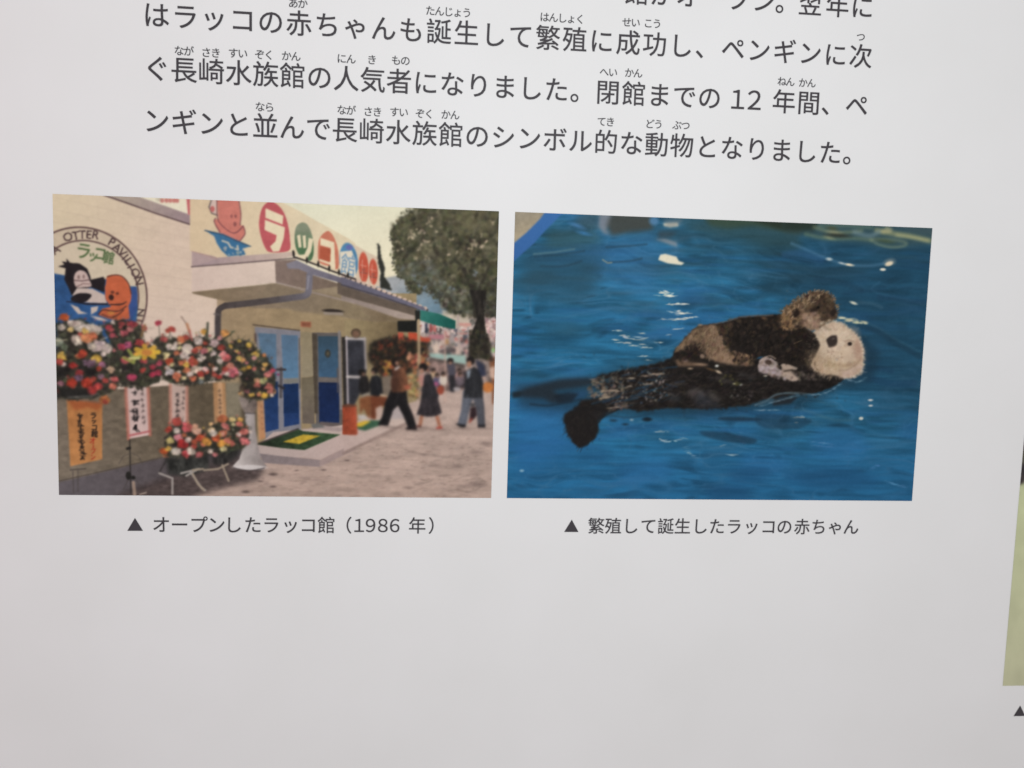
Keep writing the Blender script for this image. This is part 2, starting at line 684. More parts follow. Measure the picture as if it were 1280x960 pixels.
    # ------------------------------------------------ turn the picture into real, separately named printed sheets
    def build(s, u0, v0, u1, v1, name, label, final_blur=0.75, gam=0.23, sat=0.86):
        img = blur(s.img, final_blur)
        # ink response of this print: weaker saturation, deeper middle tones
        Y = (img @ np.array((0.3, 0.59, 0.11)))[..., None]
        img = (Y + (img - Y) * sat) * np.clip(Y / 208.0, 0.02, 1.1) ** gam
        lin = np.clip(img / 255.0, 0, 1)
        lin = np.where(lin <= 0.04045, lin / 12.92, ((lin + 0.055) / 1.055) ** 2.4)
        lin = np.clip(lin * PRINT_GAIN - PRINT_LIFT, 0.003, 0.95)
        h, w = s.h, s.w
        xs = u0 + (u1 - u0) * np.arange(w) / (w - 1)
        ys = v0 + (v1 - v0) * np.arange(h) / (h - 1)
        idx = np.arange(h * w).reshape(h, w)
        quads = np.stack([idx[1:, :-1], idx[1:, 1:], idx[:-1, 1:], idx[:-1, :-1]], -1).reshape(-1, 4)
        for a, b in s.whole:
            s.one_piece(a, b)
        fid = s.ids[:-1, :-1].ravel()
        U, V = np.meshgrid(xs, ys)
        co = np.stack([U + OFF[0], np.full(U.shape, OFF[1] - SKIN), OFF[2] - V], -1).reshape(-1, 3)
        rgba = np.concatenate([lin, np.ones((h, w, 1))], -1).reshape(-1, 4)

        def sheet(i, nm):
            q = quads[fid == i]
            if not len(q):
                return None
            used, inv = np.unique(q, return_inverse=True)
            inv = inv.reshape(q.shape)
            me = bpy.data.meshes.new(nm)
            me.vertices.add(len(used))
            me.vertices.foreach_set('co', co[used].astype(np.float32).ravel())
            me.loops.add(q.size)
            me.loops.foreach_set('vertex_index', inv.astype(np.int32).ravel())
            me.polygons.add(len(q))
            me.polygons.foreach_set('loop_start', np.arange(0, q.size, 4, dtype=np.int32))
            me.update(calc_edges=True)
            at = me.color_attributes.new('ink', 'FLOAT_COLOR', 'POINT')
            at.data.foreach_set('color', rgba[used].astype(np.float32).ravel())
            return me
        base = child(name, sheet(0, name), panel, MAT_PRINT, label)
        for i in range(1, len(s.names)):
            me = sheet(i, s.names[i])
            if me:
                child(s.names[i], me, base, MAT_PRINT, s.labels[i])
        return base


PRINT_GAIN = 1.2
PRINT_LIFT = 0.004

# ------------------------------------------------------------------ left picture: the opening day of the pavilion
def paint_pavilion():
    p = Print([(65.5, 243.6), (624.2, 260.5), (613.6, 621.9), (74.1, 619)], 560, 383, 5)
    R_, PK, O_, Y_, W_, C_, V_ = ((192, 76, 62), (204, 114, 112), (210, 112, 74), (212, 166, 66), (204, 184, 168), (204, 186, 130), (132, 100, 120))
    LEAF = [(62, 58, 48), (76, 74, 56), (54, 50, 45), (90, 92, 68), (66, 70, 58)]
    # sky, hill, far ground -------------------------------------------------
    p.t('px')
    p.poly([(40, 220), (660, 220), (660, 660), (40, 660)], ('g', (450, 250), (214, 211, 182), (470, 345), (224, 212, 178)), tex=(0.012, 30, 30, 3))
    p.t('c')
    p.poly([(250, 740), (345, 705), (420, 690), (480, 680), (560, 740), (650, 750), (760, 800), (1250, 700), (1250, 1000), (250, 1000)],
           ('g', (500, 690), (160, 163, 164), (700, 960), (112, 142, 160)), soft=1.2, tex=(0.06, 14, 10, 8))
    p.t('f')
    # pale far buildings, tree line and stalls
    p.poly([(560, 230), (1250, 170), (1250, 860), (560, 860)], ('g', (800, 300), (168, 150, 140), (800, 800), (128, 108, 100)), soft=2, tex=(0.25, 7, 9, 31))
    p.elem('printed_fairground', 'blurred stalls, bunting and roofs beyond the pavilion')
    p.dabs([(600, 290), (1210, 250), (1210, 520), (680, 520)], 220, 22,
           [(190, 90, 80), (205, 170, 160), (92, 96, 110), (70, 72, 66), (210, 190, 170), (170, 150, 150), (120, 120, 116)], 0.7)
    p.poly([(780, 160), (880, 190), (990, 190), (1010, 300), (900, 310), (800, 260)], (196, 180, 158), soft=1, op=0.8)
    for x, y, w_, h_, c in ((630, 300, 22, 90, (205, 195, 190)), (655, 310, 18, 80, (58, 66, 92)), (690, 310, 20, 70, (178, 80, 78)), (722, 310, 20, 60, (205, 100, 92)),
                            (752, 305, 16, 60, (195, 180, 170)), (960, 280, 110, 24, (205, 140, 128)), (965, 312, 90, 18, (210, 190, 180)),
                            (960, 352, 120, 14, (196, 130, 118)), (740, 380, 130, 40, (190, 120, 128)), (820, 420, 30, 46, (178, 130, 80)),
                            (860, 390, 40, 80, (165, 150, 146)), (840, 470, 70, 14, (98, 92, 90)), (640, 400, 80, 30, (205, 72, 52))):
        p.poly([(x - w_ / 2, y - h_ / 2), (x + w_ / 2, y - h_ / 2), (x + w_ / 2, y + h_ / 2), (x - w_ / 2, y + h_ / 2)], c, soft=0.8, op=0.9)
    p.poly([(700, 470), (740, 400), (760, 480), (740, 530)], (206, 180, 160), soft=0.8)
    p.poly([(880, 520), (915, 420), (930, 425), (935, 525)], (205, 175, 158), soft=0.8)
    p.poly([(750, 490), (890, 470), (890, 500), (760, 510)], (96, 84, 84), soft=0.8)
    p.ell(1035, 490, 24, 20, (205, 205, 200))
    p.poly([(670, 512), (800, 520), (970, 530), (975, 600), (890, 590), (800, 565), (690, 545)], (150, 180, 168), soft=0.7)
    p.poly([(680, 548), (800, 570), (960, 605), (960, 640), (820, 600), (680, 570)], (98, 84, 78), soft=0.8)
    p.poly([(670, 565), (830, 600), (970, 640), (970, 830), (640, 830)], (130, 104, 96), soft=1, tex=(0.3, 6, 6, 12))
    p.poly([(840, 690), (990, 650), (990, 790), (850, 790)], (72, 62, 64), soft=1.2)
    # tree ---------------------------------------------------------------
    p.elem('printed_tree', 'tall dark tree with gaps of pale sky in its crown')
    p.t('c')
    crown = [(590, 130), (520, 178), (455, 240), (400, 300), (380, 375), (405, 430), (405, 560), (430, 650), (460, 700), (520, 740), (515, 800),
             (570, 830), (640, 800), (690, 790), (720, 850), (770, 890), (810, 950), (860, 1010), (960, 1010), (1240, 1010), (1250, 140)]
    OL = [(82, 82, 54), (94, 93, 62), (68, 68, 48), (110, 106, 74), (76, 74, 54), (58, 57, 43)]
    p.poly(crown, (84, 79, 58), soft=1.6, op=.82, fuzz=4.5, tex=(.35, 10, 8, 21))
    rim = [(400, 300), (380, 375), (400, 560), (430, 650), (520, 800), (640, 800), (690, 780), (600, 640), (520, 420), (600, 240), (700, 150), (580, 140), (455, 240)]
    p.dabs(crown, 1100, 21, OL, .6, .45, True, .9)
    p.dabs(rim, 260, 15, OL, .7, .5, True, .8)
    for k in range(260):
        (ax, ay), (bx, by) = crown[k % 15], crown[k % 15 + 1]
        f = p.rng.random()
        p.ell(ax + (bx - ax) * f + p.rng.gauss(-6, 15), ay + (by - ay) * f + p.rng.gauss(0, 15), p.rng.uniform(5, 14), p.rng.uniform(4, 9), p.jit(p.rng.choice(OL), .1), p.rng.uniform(0, 3), .8, .7)
    p.dabs([(420, 600), (700, 560), (900, 900), (800, 900), (700, 790), (450, 700)], 140, 20, [(112, 116, 102), (92, 94, 76), (124, 130, 124)], .55, .5, True, .9)
    p.dabs([(800, 150), (1230, 170), (1220, 330), (900, 330)], 120, 24, [(100, 94, 66), (112, 104, 74)], .45, .5, True, 1.0)
    hole = [(600, 300, 34), (560, 382, 32), (650, 408, 24), (700, 228, 18), (672, 258, 20), (428, 415, 18), (692, 292, 16), (1188, 258, 18), (1214, 282, 14),
            (1108, 362, 20), (1050, 402, 40), (1085, 440, 36), (1000, 520, 34), (1068, 572, 26), (950, 478, 20), (895, 450, 20), (1128, 412, 18),
            (792, 482, 18), (655, 552, 26), (525, 500, 24), (566, 552, 16), (706, 545, 18), (1160, 552, 16), (830, 520, 14), (620, 340, 30), (530, 340, 18),
            (770, 560, 20), (470, 470, 14), (600, 480, 14), (740, 330, 12), (870, 400, 16), (900, 500, 18), (1030, 470, 30), (1170, 630, 14), (690, 640, 16)]
    p.use(0)
    for k in range(6):
        hole.append((p.rng.uniform(400, 620), p.rng.uniform(280, 720), p.rng.uniform(6, 13)))
    for x, y, r in hole:
        c = (216, 190, 158) if y < 600 else (150, 160, 160)
        if p.rng.random() < .3:
            continue
        for k in range(5):
            p.ell(x + p.rng.gauss(0, r * .55), y + p.rng.gauss(0, r * .45), r * p.rng.uniform(.2, .5), r * p.rng.uniform(.2, .42), p.jit(c, .08), p.rng.uniform(0, 3), 1.0, .62)
    for x, y, r in ((1050, 640, 30), (1040, 680, 26), (640, 790, 24), (600, 770, 18), (1140, 740, 20), (860, 800, 26), (1160, 640, 18), (560, 700, 14)):
        for k in range(6):
            p.ell(x + p.rng.gauss(0, r * .5), y + p.rng.gauss(0, r * .5), r * p.rng.uniform(.25, .5), r * p.rng.uniform(.2, .4), p.jit((122, 140, 152), .08), p.rng.uniform(0, 3), .8, .75)
    p.cur = p.names.index('printed_tree')
    p.dabs([(780, 800), (960, 800), (1000, 960), (780, 940)], 90, 22, [(112, 110, 92), (92, 92, 74), (130, 126, 106), (70, 68, 54)], 0.8)
    p.dabs([(980, 350), (1130, 350), (1130, 590), (960, 580)], 60, 12, [(70, 58, 46), (58, 50, 42)], 0.8)
    for b in ([(1060, 1000), (1050, 860), (1020, 760), (960, 640), (900, 560)], [(1040, 780), (1010, 650), (1040, 560), (1080, 470)], [(1080, 800), (1130, 690), (1170, 600)]):
        for k in range(len(b) - 1):
            p.line(b[k:k + 2], 30 - 6 * k if b[0][1] < 900 else 60 - 11 * k, (62, 55, 46), .8, 1.0, True)
    for k in range(120):
        x, y = p.rng.uniform(420, 1220), p.rng.uniform(180, 700)
        p.ell(x, y, p.rng.uniform(18, 46), p.rng.uniform(10, 24), p.jit(p.rng.choice([(132, 126, 90), (60, 56, 44), (112, 106, 76)])), p.rng.uniform(0, 3), 2.0, .28, False)
    p.dabs([(760, 480), (1240, 480), (1240, 900), (1100, 860), (960, 800), (800, 700)], 190, 20, OL, .6, .45, True, .9)
    p.soften([(380, 140), (1250, 140), (1250, 1000), (700, 1000), (400, 600)], .6)
    p.t('f')
    p.poly([(1000, 0), (1140, 0), (1135, 140), (1122, 220), (1140, 360), (1175, 440), (1170, 560), (1000, 545), (990, 430), (1030, 320), (1062, 240), (1050, 150)],
           (54, 48, 42), soft=0.8, tex=(0.2, 4, 10, 5))
    p.dabs([(1000, 330), (1160, 330), (1180, 560), (1000, 540)], 160, 16, [(66, 60, 46), (50, 46, 38), (82, 74, 56)], 0.8)
    p.dabs([(1120, 90), (1225, 90), (1225, 240), (1130, 200)], 60, 16, [(70, 66, 54), (90, 88, 76)], 0.8)
    p.use(p.names.index('printed_fairground'))
    p.dabs([(1130, 240), (1220, 220), (1215, 420), (1170, 400)], 80, 16, [(198, 160, 156), (186, 140, 138), (210, 186, 176), (150, 120, 116)], 0.8)
    p.ell(1195, 485, 16, 22, (140, 190, 120))
    p.poly([(1165, 640), (1205, 600), (1205, 720), (1170, 700)], (205, 165, 140), soft=0.8)
    p.poly([(900, 200), (916, 200), (930, 520), (918, 520)], (180, 160, 150), soft=0.6)
    p.poly([(985, 300), (997, 300), (999, 460), (988, 460)], (150, 140, 138), soft=0.6)
    # ground -------------------------------------------------------------
    p.t('px')
    p.use(0)
    p.poly([(60, 640), (60, 600), (300, 560), (505, 492), (520, 489), (640, 483), (640, 640)], ('g', (560, 487), (188, 162, 148), (545, 620), (182, 155, 140)), soft=0.8,
           tex=(0.05, 30, 6, 41))
    gp = [(220, 622), (330, 575), (420, 560), (520, 500), (618, 490), (614, 622)]
    for x, y in p.inside(gp, 900):
        p.ell(x, y, p.rng.uniform(.6, 3.2) * (y - 440) / 120, p.rng.uniform(.4, .9), p.jit(p.rng.choice([(172, 150, 138), (128, 104, 96), (140, 118, 108), (180, 158, 148), (120, 100, 92)]), .05),
              p.rng.uniform(-.2, .2), .8, .3)
    p.t('i')
    for l in ([(480, 520), (560, 545), (640, 560)], [(700, 560), (820, 582), (1000, 592), (1180, 606)], [(840, 570), (1000, 580)], [(480, 435), (600, 440), (670, 437)],
              [(870, 770), (960, 735), (1060, 740), (1130, 780)], [(900, 830), (1000, 860), (1090, 820)], [(560, 805), (640, 790), (700, 765)]):
        p.line(l, 9, (116, 98, 90), 0.4, 1.3, smooth=True)
    for x, y, r in ((1060, 800, 70), (950, 815, 34), (720, 650, 30), (1060, 540, 40), (910, 655, 40), (800, 730, 30), (410, 590, 14), (20, 608, 10), (640, 560, 20), (510, 825, 22), (1140, 470, 50)):
        p.ell(x, y, r, r * .3, (118, 98, 92), 0, 2.0, .5)
    p.t('h')
    for x, y, r in ((640, 722, 34), (640, 820, 24), (540, 778, 18), (1045, 685, 16), (420, 862, 30), (1230, 608, 12), (830, 690, 12)):
        p.ell(x, y, r, r * .35, (96, 78, 74), 0, 0.9, .7)
    # building: far wall under the canopy ---------------------------------
    p.elem('printed_pavilion', 'cream block pavilion with shaded walls and a jutting canopy')
    p.t('px')
    p.poly([(240, 365), (520, 365), (520, 500), (470, 515), (300, 585), (240, 585)], ('g', (270, 380), (164, 138, 104), (480, 440), (158, 136, 96)), tex=(0.04, 20, 12, 9))
    p.t('f')
    p.poly([(0, 250), (430, 250), (430, 560), (0, 700)], ('g', (50, 280), (158, 138, 98), (400, 300), (124, 104, 72)), soft=0.6)
    p.poly([(420, 250), (580, 250), (580, 345), (425, 340)], (40, 40, 36), soft=0.7)
    # main wall
    p.t('px')
    p.poly([(60, 236), (131, 236), (240, 281), (240, 316), (283, 322), (283, 370), (270, 372), (268, 500), (60, 510)],
           ('g', (80, 262), (209, 191, 158), (200, 330), (209, 185, 162)), tex=(0.012, 30, 14, 4))
    p.poly([(64, 370), (240, 350), (268, 372), (268, 500), (60, 510)], ('g', (150, 355), (209, 185, 162), (160, 440), (213, 190, 172)), soft=6, op=0.8)
    # brick courses
    for k in range(11):
        y0 = 255 + k * 15.5
        p.line([(64, y0 - 8), (240, y0 + 31 - k * 2.6)], 0.8, (172, 148, 134), 0.28, 0.7)
        for j in range(5):
            x = 84 + j * 38 + (k % 2) * 19
            yy = y0 - 8 + (x - 64) * (39 - k * 2.6) / 176
            p.line([(x, yy), (x, yy + 15)], 0.7, (174, 150, 136), 0.16, 0.7)
    p.t('a')
    p.poly([(440, 55), (720, 70), (1140, 215), (1140, 292)], ('g', (600, 80), (176, 160, 142), (1100, 260), (160, 136, 138)))
    p.line([(440, 60), (640, 128), (860, 205), (1138, 294)], 13, (104, 80, 82), 0.9, 0.7)
    p.line([(730, 78), (1140, 218)], 7, (196, 178, 164), 0.6, 0.6)
    # lower wall and plinth
    p.t('px')
    p.poly([(60, 496), (148, 487), (200, 483), (270, 478), (320, 482), (320, 572), (60, 612)], ('g', (80, 560), (134, 120, 102), (260, 500), (108, 93, 72)), soft=0.5, tex=(0.06, 9, 5, 14))
    p.line([(150, 489), (186, 485)], 1.2, (84, 72, 64), 0.8)
    p.poly([(280, 478), (300, 478), (300, 545), (280, 548)], (140, 128, 104), soft=1.5)
    p.poly([(60, 606), (88, 600), (130, 590), (200, 573), (300, 552), (300, 580), (240, 590), (140, 625), (60, 630)], ('g', (90, 610), (112, 104, 108), (220, 575), (100, 90, 92)), soft=0.6)
    p.line([(60, 605), (130, 589), (202, 572)], 1.1, (82, 72, 68), 0.8)
    p.use(0)
    p.poly([(138, 622), (200, 598), (250, 582), (300, 570), (330, 585), (320, 600), (260, 614), (230, 624)], (88, 74, 72), soft=3.0, op=0.9, tex=(0.12, 6, 3, 9))
    # signs on the building -------------------------------------------------
    p.elem('printed_signboard', 'cream rooftop signboard with coloured discs carrying the hall name')
    p.t('a')
    p.poly([(720, 66), (1100, 75), (1140, 215), (1000, 165), (860, 112)], (219, 210, 182))
    p.poly([(1098, 70), (1142, 75), (1142, 225), (1112, 208)], (208, 104, 106), soft=0.5)
    for x in (905, 940, 970, 1000, 1025):
        p.ell(x, 100, 16, 18, (205, 112, 104), 0, 1.0, .85)
    p.ell(880, 95, 20, 12, (160, 150, 130), 0, 1.5, .5)
    p.poly([(1142, 70), (1300, 75), (1300, 560), (1142, 500)], (209, 184, 146))
    p.t('b')
    p.poly([(-25, 75), (690, 95), (860, 180), (1000, 260), (1240, 390), (1300, 430), (1300, 720), (1100, 650), (800, 520), (700, 515), (200, 560), (-25, 500)],
           ('g', (100, 200), (210, 185, 148), (900, 300), (214, 196, 160)), tex=(0.01, 20, 20, 6))
    p.t('c')
    p.poly([(0, 420), (100, 455), (180, 500), (270, 545), (280, 780), (0, 700)], (208, 186, 158), soft=0.4)
    p.t('b')
    # simple bathing animal in water
    p.poly([(150, 80), (195, 80), (185, 160), (190, 210), (150, 195), (128, 150)], (206, 178, 164))
    p.line([(150, 80), (128, 150), (150, 200), (195, 215)], 12, (120, 104, 100), 0.8)
    p.ell(155, 165, 18, 24, (208, 110, 104))
    p.poly([(190, 80), (365, 85), (380, 200), (375, 290), (410, 305), (415, 370), (370, 425), (300, 400), (215, 360), (180, 300), (170, 250), (205, 245), (195, 160)], (214, 122, 106), smooth=False, soft=0.5)
    for l in ([(190, 85), (195, 230), (225, 290), (300, 350), (350, 350), (400, 300)], [(365, 85), (382, 200), (376, 290)], [(400, 300), (416, 360), (370, 425)], [(180, 240), (170, 270), (215, 350)]):
        p.line(l, 10, (140, 80, 84), 0.75, 0.6, smooth=True)
    for x, y, r in ((308, 222, 9), (340, 222, 9), (335, 285, 13)):
        p.ell(x, y, r, r * 1.5, (150, 84, 82), 0, .7, .75)
    p.poly([(95, 335), (240, 365), (330, 405), (460, 462), (400, 480), (420, 530), (280, 545), (230, 500), (190, 440), (170, 385)], (62, 122, 168), soft=0.6)
    p.line([(95, 338), (240, 370), (330, 410), (460, 463)], 9, (60, 84, 110), .8)
    p.line([(235, 420), (280, 435), (300, 470), (360, 490), (355, 460)], 16, (205, 190, 165), .85)
    p.dabs([(230, 470), (420, 490), (400, 540), (270, 535)], 10, 14, [(190, 185, 165), (62, 122, 168)], .7)
    CR = (220, 203, 166)
    p.poly([(600, 106), (655, 112), (715, 170), (755, 270), (775, 400), (765, 495), (620, 508), (575, 470), (540, 370), (528, 270), (550, 160)], (208, 92, 96), smooth=True, soft=.4)
    p.poly([(580, 155), (722, 215), (716, 285), (578, 232)], CR, soft=.4)
    p.poly([(575, 248), (735, 308), (725, 400), (690, 500), (640, 505), (615, 462), (660, 420), (668, 372), (572, 330)], CR, soft=.4)
    p.poly([(870, 268), (915, 285), (950, 360), (966, 470), (958, 545), (930, 575), (860, 540), (822, 470), (812, 380), (826, 300)],
           ('g', (880, 330), (136, 146, 118), (880, 470), (86, 124, 82)), smooth=True, soft=.4)
    p.poly([(832, 372), (858, 365), (868, 470), (845, 470)], CR, soft=.4)
    p.poly([(876, 372), (900, 372), (906, 470), (884, 475)], CR, soft=.4)
    p.poly([(925, 390), (962, 400), (945, 500), (900, 580), (850, 565), (830, 530), (890, 525), (915, 470)], CR, soft=.5)
    p.poly([(1070, 336), (1110, 355), (1150, 440), (1168, 550), (1158, 640), (1100, 620), (1010, 585), (1000, 470), (1015, 390)], (212, 120, 92), smooth=True, soft=.4)
    p.poly([(1020, 390), (1130, 425), (1140, 640), (1100, 625), (1095, 605), (1010, 575), (1012, 560), (1090, 585), (1102, 470), (1018, 448)], CR, soft=.4)
    p.poly([(1018, 455), (1103, 480), (1098, 585), (1010, 556)], (198, 92, 62), soft=.4)
    p.t('c')
    p.ell(30, 575, 75, 150, (80, 140, 182), -.1)
    p.ell(35, 465, 28, 22, (110, 112, 186), 0, 1, .9)
    p.poly([(-40, 500), (55, 490), (80, 560), (90, 720), (-40, 690)], (214, 202, 178), soft=.5)
    p.glyph('館', 25, 605, 190, (130, 160, 182), .12, .72, .15, .4)
    for x, y, rx, ry in ((150, 625, 36, 118), (228, 660, 32, 100)):
        p.ell(x, y, rx * 1.12, ry * 1.06, (216, 88, 62), -.05)
        p.line([(x - 24, y + 40), (x + 22, y + 48)], 9, (130, 84, 74), .7)
        p.line([(x - 10, y - 60), (x - 12, y + 90)], 7, (222, 170, 150), .6)
        p.line([(x - 24, y - 20), (x + 20, y - 8)], 7, (222, 170, 150), .6)
        p.ell(x, y + 20, 16, 14, (176, 90, 74), 0, .8, .8)
    p.elem('printed_tree', 'slim dark conifer behind the signboard')
    p.poly([(262, 420), (285, 455), (290, 540), (318, 620), (320, 700), (345, 740), (375, 790), (380, 815), (285, 785), (282, 640), (262, 530)], (62, 62, 54), soft=.7, fuzz=.8)
    # emblem on the wall ----------------------------------------------------
    p.elem('printed_emblem', 'round wall emblem ringed with lettering, penguin and orange otter over blue water')
    p.t('a')
    BR = (112, 84, 80)
    p.ell(272, 862, 512, 548, BR, 0, .6)
    p.ell(272, 862, 499, 535, (199, 180, 152), 0, .6)
    p.ell(300, 862, 418, 442, BR, 0, .6)
    p.ell(300, 862, 406, 430, (203, 186, 158), 0, .6)
    for ch, x, y in (('A', 60, 502), ('O', 157, 398), ('T', 220, 388), ('T', 272, 380), ('E', 325, 378), ('R', 380, 380), ('P', 508, 438), ('A', 548, 482), ('V', 588, 520),
                     ('I', 612, 556), ('L', 642, 590), ('I', 660, 628), ('O', 695, 682), ('N', 722, 745)):
        a = math.atan2((x - 280) / 500, -(y - 862) / 540)
        p.glyph(ch, x, y, 100, (100, 76, 74), a, 1.0, 0, .25)
    p.t('d')
    for ch, x, y, a in (('N', 735, 200, 1.62), ('I', 722, 262, 1.8)):
        p.glyph(ch, x, y, 92, (92, 72, 72), a, 1, 0, .25)
    p.t('a')
    for ch, x, y, z in (('ラ', 282, 512, 150), ('ッ', 358, 560, 110), ('コ', 412, 535, 130), ('館', 485, 562, 118)):
        p.glyph(ch, x, y, z, (94, 118, 72), .16, .9 if ch != '館' else .75, 0, .55)
    # blue water
    p.poly([(40, 690), (130, 705), (200, 800), (400, 800), (460, 730), (640, 790), (704, 792), (712, 960), (700, 1100), (640, 1240), (560, 1330), (40, 1330)], (52, 98, 158), soft=.5, tex=(.06, 10, 10, 3))
    p.t('d')
    p.poly([(700, 0), (712, 60), (700, 180), (650, 280), (600, 330), (640, 100), (655, 0)], (62, 92, 160), soft=.5)
    p.t('a')
    # penguin-like bird floating
    K = (52, 44, 48)
    p.poly([(80, 635), (130, 620), (110, 595), (150, 600), (145, 570), (175, 605), (250, 610), (310, 650), (335, 710), (340, 740), (440, 715), (455, 740), (448, 840), (340, 800), (250, 830), (190, 870), (160, 800), (130, 740), (140, 650)],
           K, soft=.5)
    p.poly([(215, 690), (250, 665), (300, 680), (330, 745), (345, 790), (290, 800), (225, 800), (205, 745)], (196, 170, 160), soft=.5, smooth=True)
    p.line([(210, 745), (270, 750), (330, 740)], 9, (110, 80, 80), .8)
    p.line([(230, 795), (280, 770), (330, 775)], 7, (130, 96, 92), .8)
    p.ell(243, 720, 10, 16, (120, 88, 84), 0, .6, .6)
    p.ell(283, 715, 9, 16, (120, 88, 84), 0, .6, .6)
    p.poly([(230, 805), (350, 810), (450, 860), (470, 930), (350, 925), (280, 920), (340, 870), (300, 850), (190, 870)], (196, 176, 164), soft=.5)
    p.poly([(180, 890), (240, 850), (320, 850), (345, 870), (290, 920), (220, 915)], K, soft=.5, smooth=True)
    p.line([(190, 905), (300, 935), (470, 935)], 11, K, .9)
    # orange animal
    OR = (214, 100, 60)
    p.t('d')
    p.poly([(470, -60), (570, -60), (640, -30), (652, 60), (640, 150), (650, 250), (560, 265), (480, 250), (400, 220), (430, 170), (500, 155), (460, 100), (452, 0)], OR, soft=.5, tex=(.05, 8, 8, 2))
    p.t('a')
    p.poly([(470, 712), (530, 700), (590, 712), (640, 770), (662, 860), (640, 940), (560, 960), (490, 930), (455, 870), (460, 780)], OR, soft=.5, smooth=True)
    p.line([(470, 715), (530, 700), (590, 712), (640, 770), (660, 850)], 9, (100, 60, 52), .8, smooth=True)
    p.ell(502, 880, 20, 24, (84, 50, 44), 0, .7)
    p.ell(512, 838, 15, 13, (128, 64, 46), 0, .7, .9)
    p.ell(550, 848, 13, 12, (128, 64, 46), 0, .7, .9)
    p.line([(500, 935), (570, 940), (620, 915)], 9, (110, 60, 50), .9, smooth=True)
    p.t('d')
    for l in ([(400, 215), (440, 180), (520, 190), (570, 185), (620, 150)], [(430, 215), (500, 240), (560, 215), (600, 180)], [(480, 140), (600, 130)]):
        p.line(l, 9, (92, 54, 48), .85, smooth=True)
    p.ell(500, 205, 30, 14, (210, 140, 60), 0, .8, .7)
    for q in ([(175, 135), (240, 160), (260, 190), (320, 210), (240, 215), (210, 180)], [(340, 160), (400, 150), (390, 190), (340, 220)], [(330, 225), (420, 240), (490, 270), (400, 265)]):
        p.poly(q, (196, 178, 164), soft=.5)
    p.line([(150, 115), (300, 130), (470, 130)], 9, (44, 42, 60), .8)
    # canopy ------------------------------------------------------------------
    p.elem('printed_canopy', 'flat entrance canopy with grey gutter and downpipe')
    p.t('b')
    p.poly([(-10, 625), (100, 560), (200, 555), (790, 505), (800, 540), (660, 570)], ('g', (0, 600), (162, 138, 142), (700, 530), (196, 172, 156)))
    p.poly([(-10, 505), (170, 545), (200, 560), (100, 600), (-10, 625)], (178, 152, 148), soft=.5)
    p.line([(-10, 505), (190, 562)], 6, (176, 132, 120), .7)
    p.poly([(-10, 632), (660, 572), (662, 755), (440, 780), (0, 828), (-10, 830)], ('g', (50, 700), (206, 182, 166), (600, 650), (210, 188, 170)), tex=(.012, 20, 20, 3))
    p.line([(-10, 630), (300, 604), (660, 570), (830, 552)], 11, (112, 92, 92), .9)
    # right fascia & soffit
    p.poly([(655, 575), (820, 565), (960, 690), (1300, 800), (1300, 890), (980, 815), (662, 755)], ('g', (680, 650), (142, 120, 108), (1200, 800), (126, 106, 88)), soft=.4)
    p.poly([(-10, 832), (440, 782), (662, 757), (900, 800), (1300, 900), (1300, 960), (500, 960), (0, 845)], ('g', (200, 830), (140, 119, 92), (1000, 880), (152, 132, 110)), soft=.5)
    p.t('f')
    p.poly([(-60, -20), (570, 180), (562, 245), (250, 265), (0, 230), (-260, 150), (-330, 20)], ('g', (0, 200), (156, 136, 108), (300, 240), (132, 111, 82)), soft=.5)
    p.poly([(-600, -40), (0, 60), (240, 255), (420, 250), (420, 265), (-400, 180), (-700, 60)], ('g', (-200, 40), (142, 123, 98), (100, 200), (144, 125, 94)), soft=1.4)
    p.poly([(-30, 50), (562, 205), (562, 247), (430, 235), (0, 90), (-30, 80)], ('g', (0, 70), (152, 134, 124), (500, 230), (172, 152, 138)), soft=.7)
    p.poly([(-60, -80), (220, 0), (575, 165), (565, 212), (0, 60), (-60, 40)], (112, 96, 82), soft=.5)
    p.t('b')
    p.line([(670, 750), (960, 830), (1290, 912)], 14, (162, 144, 136), .7)
    # tile ends
    p.t('c')
    for k in range(17):
        x = -20 + k * 41
        y = 690 + k * 15.4 + (k > 6) * (k - 6) * 1.2
        p.ell(x + 8, y + 2, 19, 15, (206, 176, 154), .3, .6)
        p.ell(x + 26, y + 18, 9, 12, (92, 78, 76), .3, .7, .9)
    p.t('b')
    p.line([(800, 500), (808, 545), (900, 575), (1000, 612), (1100, 652), (1240, 700), (1300, 720)], 15, (66, 56, 54), .9)
    for x, y in ((805, 520), (910, 570), (1002, 600), (1090, 635), (1168, 665), (1240, 690)):
        p.ell(x, y, 9, 24, (58, 52, 48), 0, .6)
    # gutter
    p.poly([(745, 600), (830, 570), (980, 640), (1300, 745), (1300, 785), (960, 690), (840, 640), (760, 640)], ('g', (800, 600), (138, 132, 142), (1200, 740), (112, 106, 122)), soft=.5)
    p.t('c')
    p.poly([(-30, 700), (640, 945), (650, 972), (600, 962), (-30, 770)], ('g', (0, 730), (108, 104, 122), (600, 950), (116, 112, 132)), soft=.5)
    p.line([(-30, 765), (300, 860), (600, 965)], 8, (70, 62, 66), .8)
    # downpipe
    p.t('b')
    p.line([(932, 690), (926, 800), (905, 850), (800, 872), (400, 925), (260, 940)], 52, ('g', (930, 700), (126, 122, 134), (600, 900), (92, 82, 80)), 1, .6, True, True)
    p.line([(925, 700), (915, 800)], 14, (160, 156, 166), .6, .9)
    p.t('e')
    p.line([(260, 140), (215, 165), (200, 210), (198, 400)], 48, ('g', (200, 160), (86, 76, 74), (200, 390), (82, 74, 76)), 1, .6, True, True)
    p.line([(170, 208), (220, 214)], 16, (110, 100, 98), .7)
    p.ell(1120, 178, 84, 17, (62, 52, 46), .04, .7)
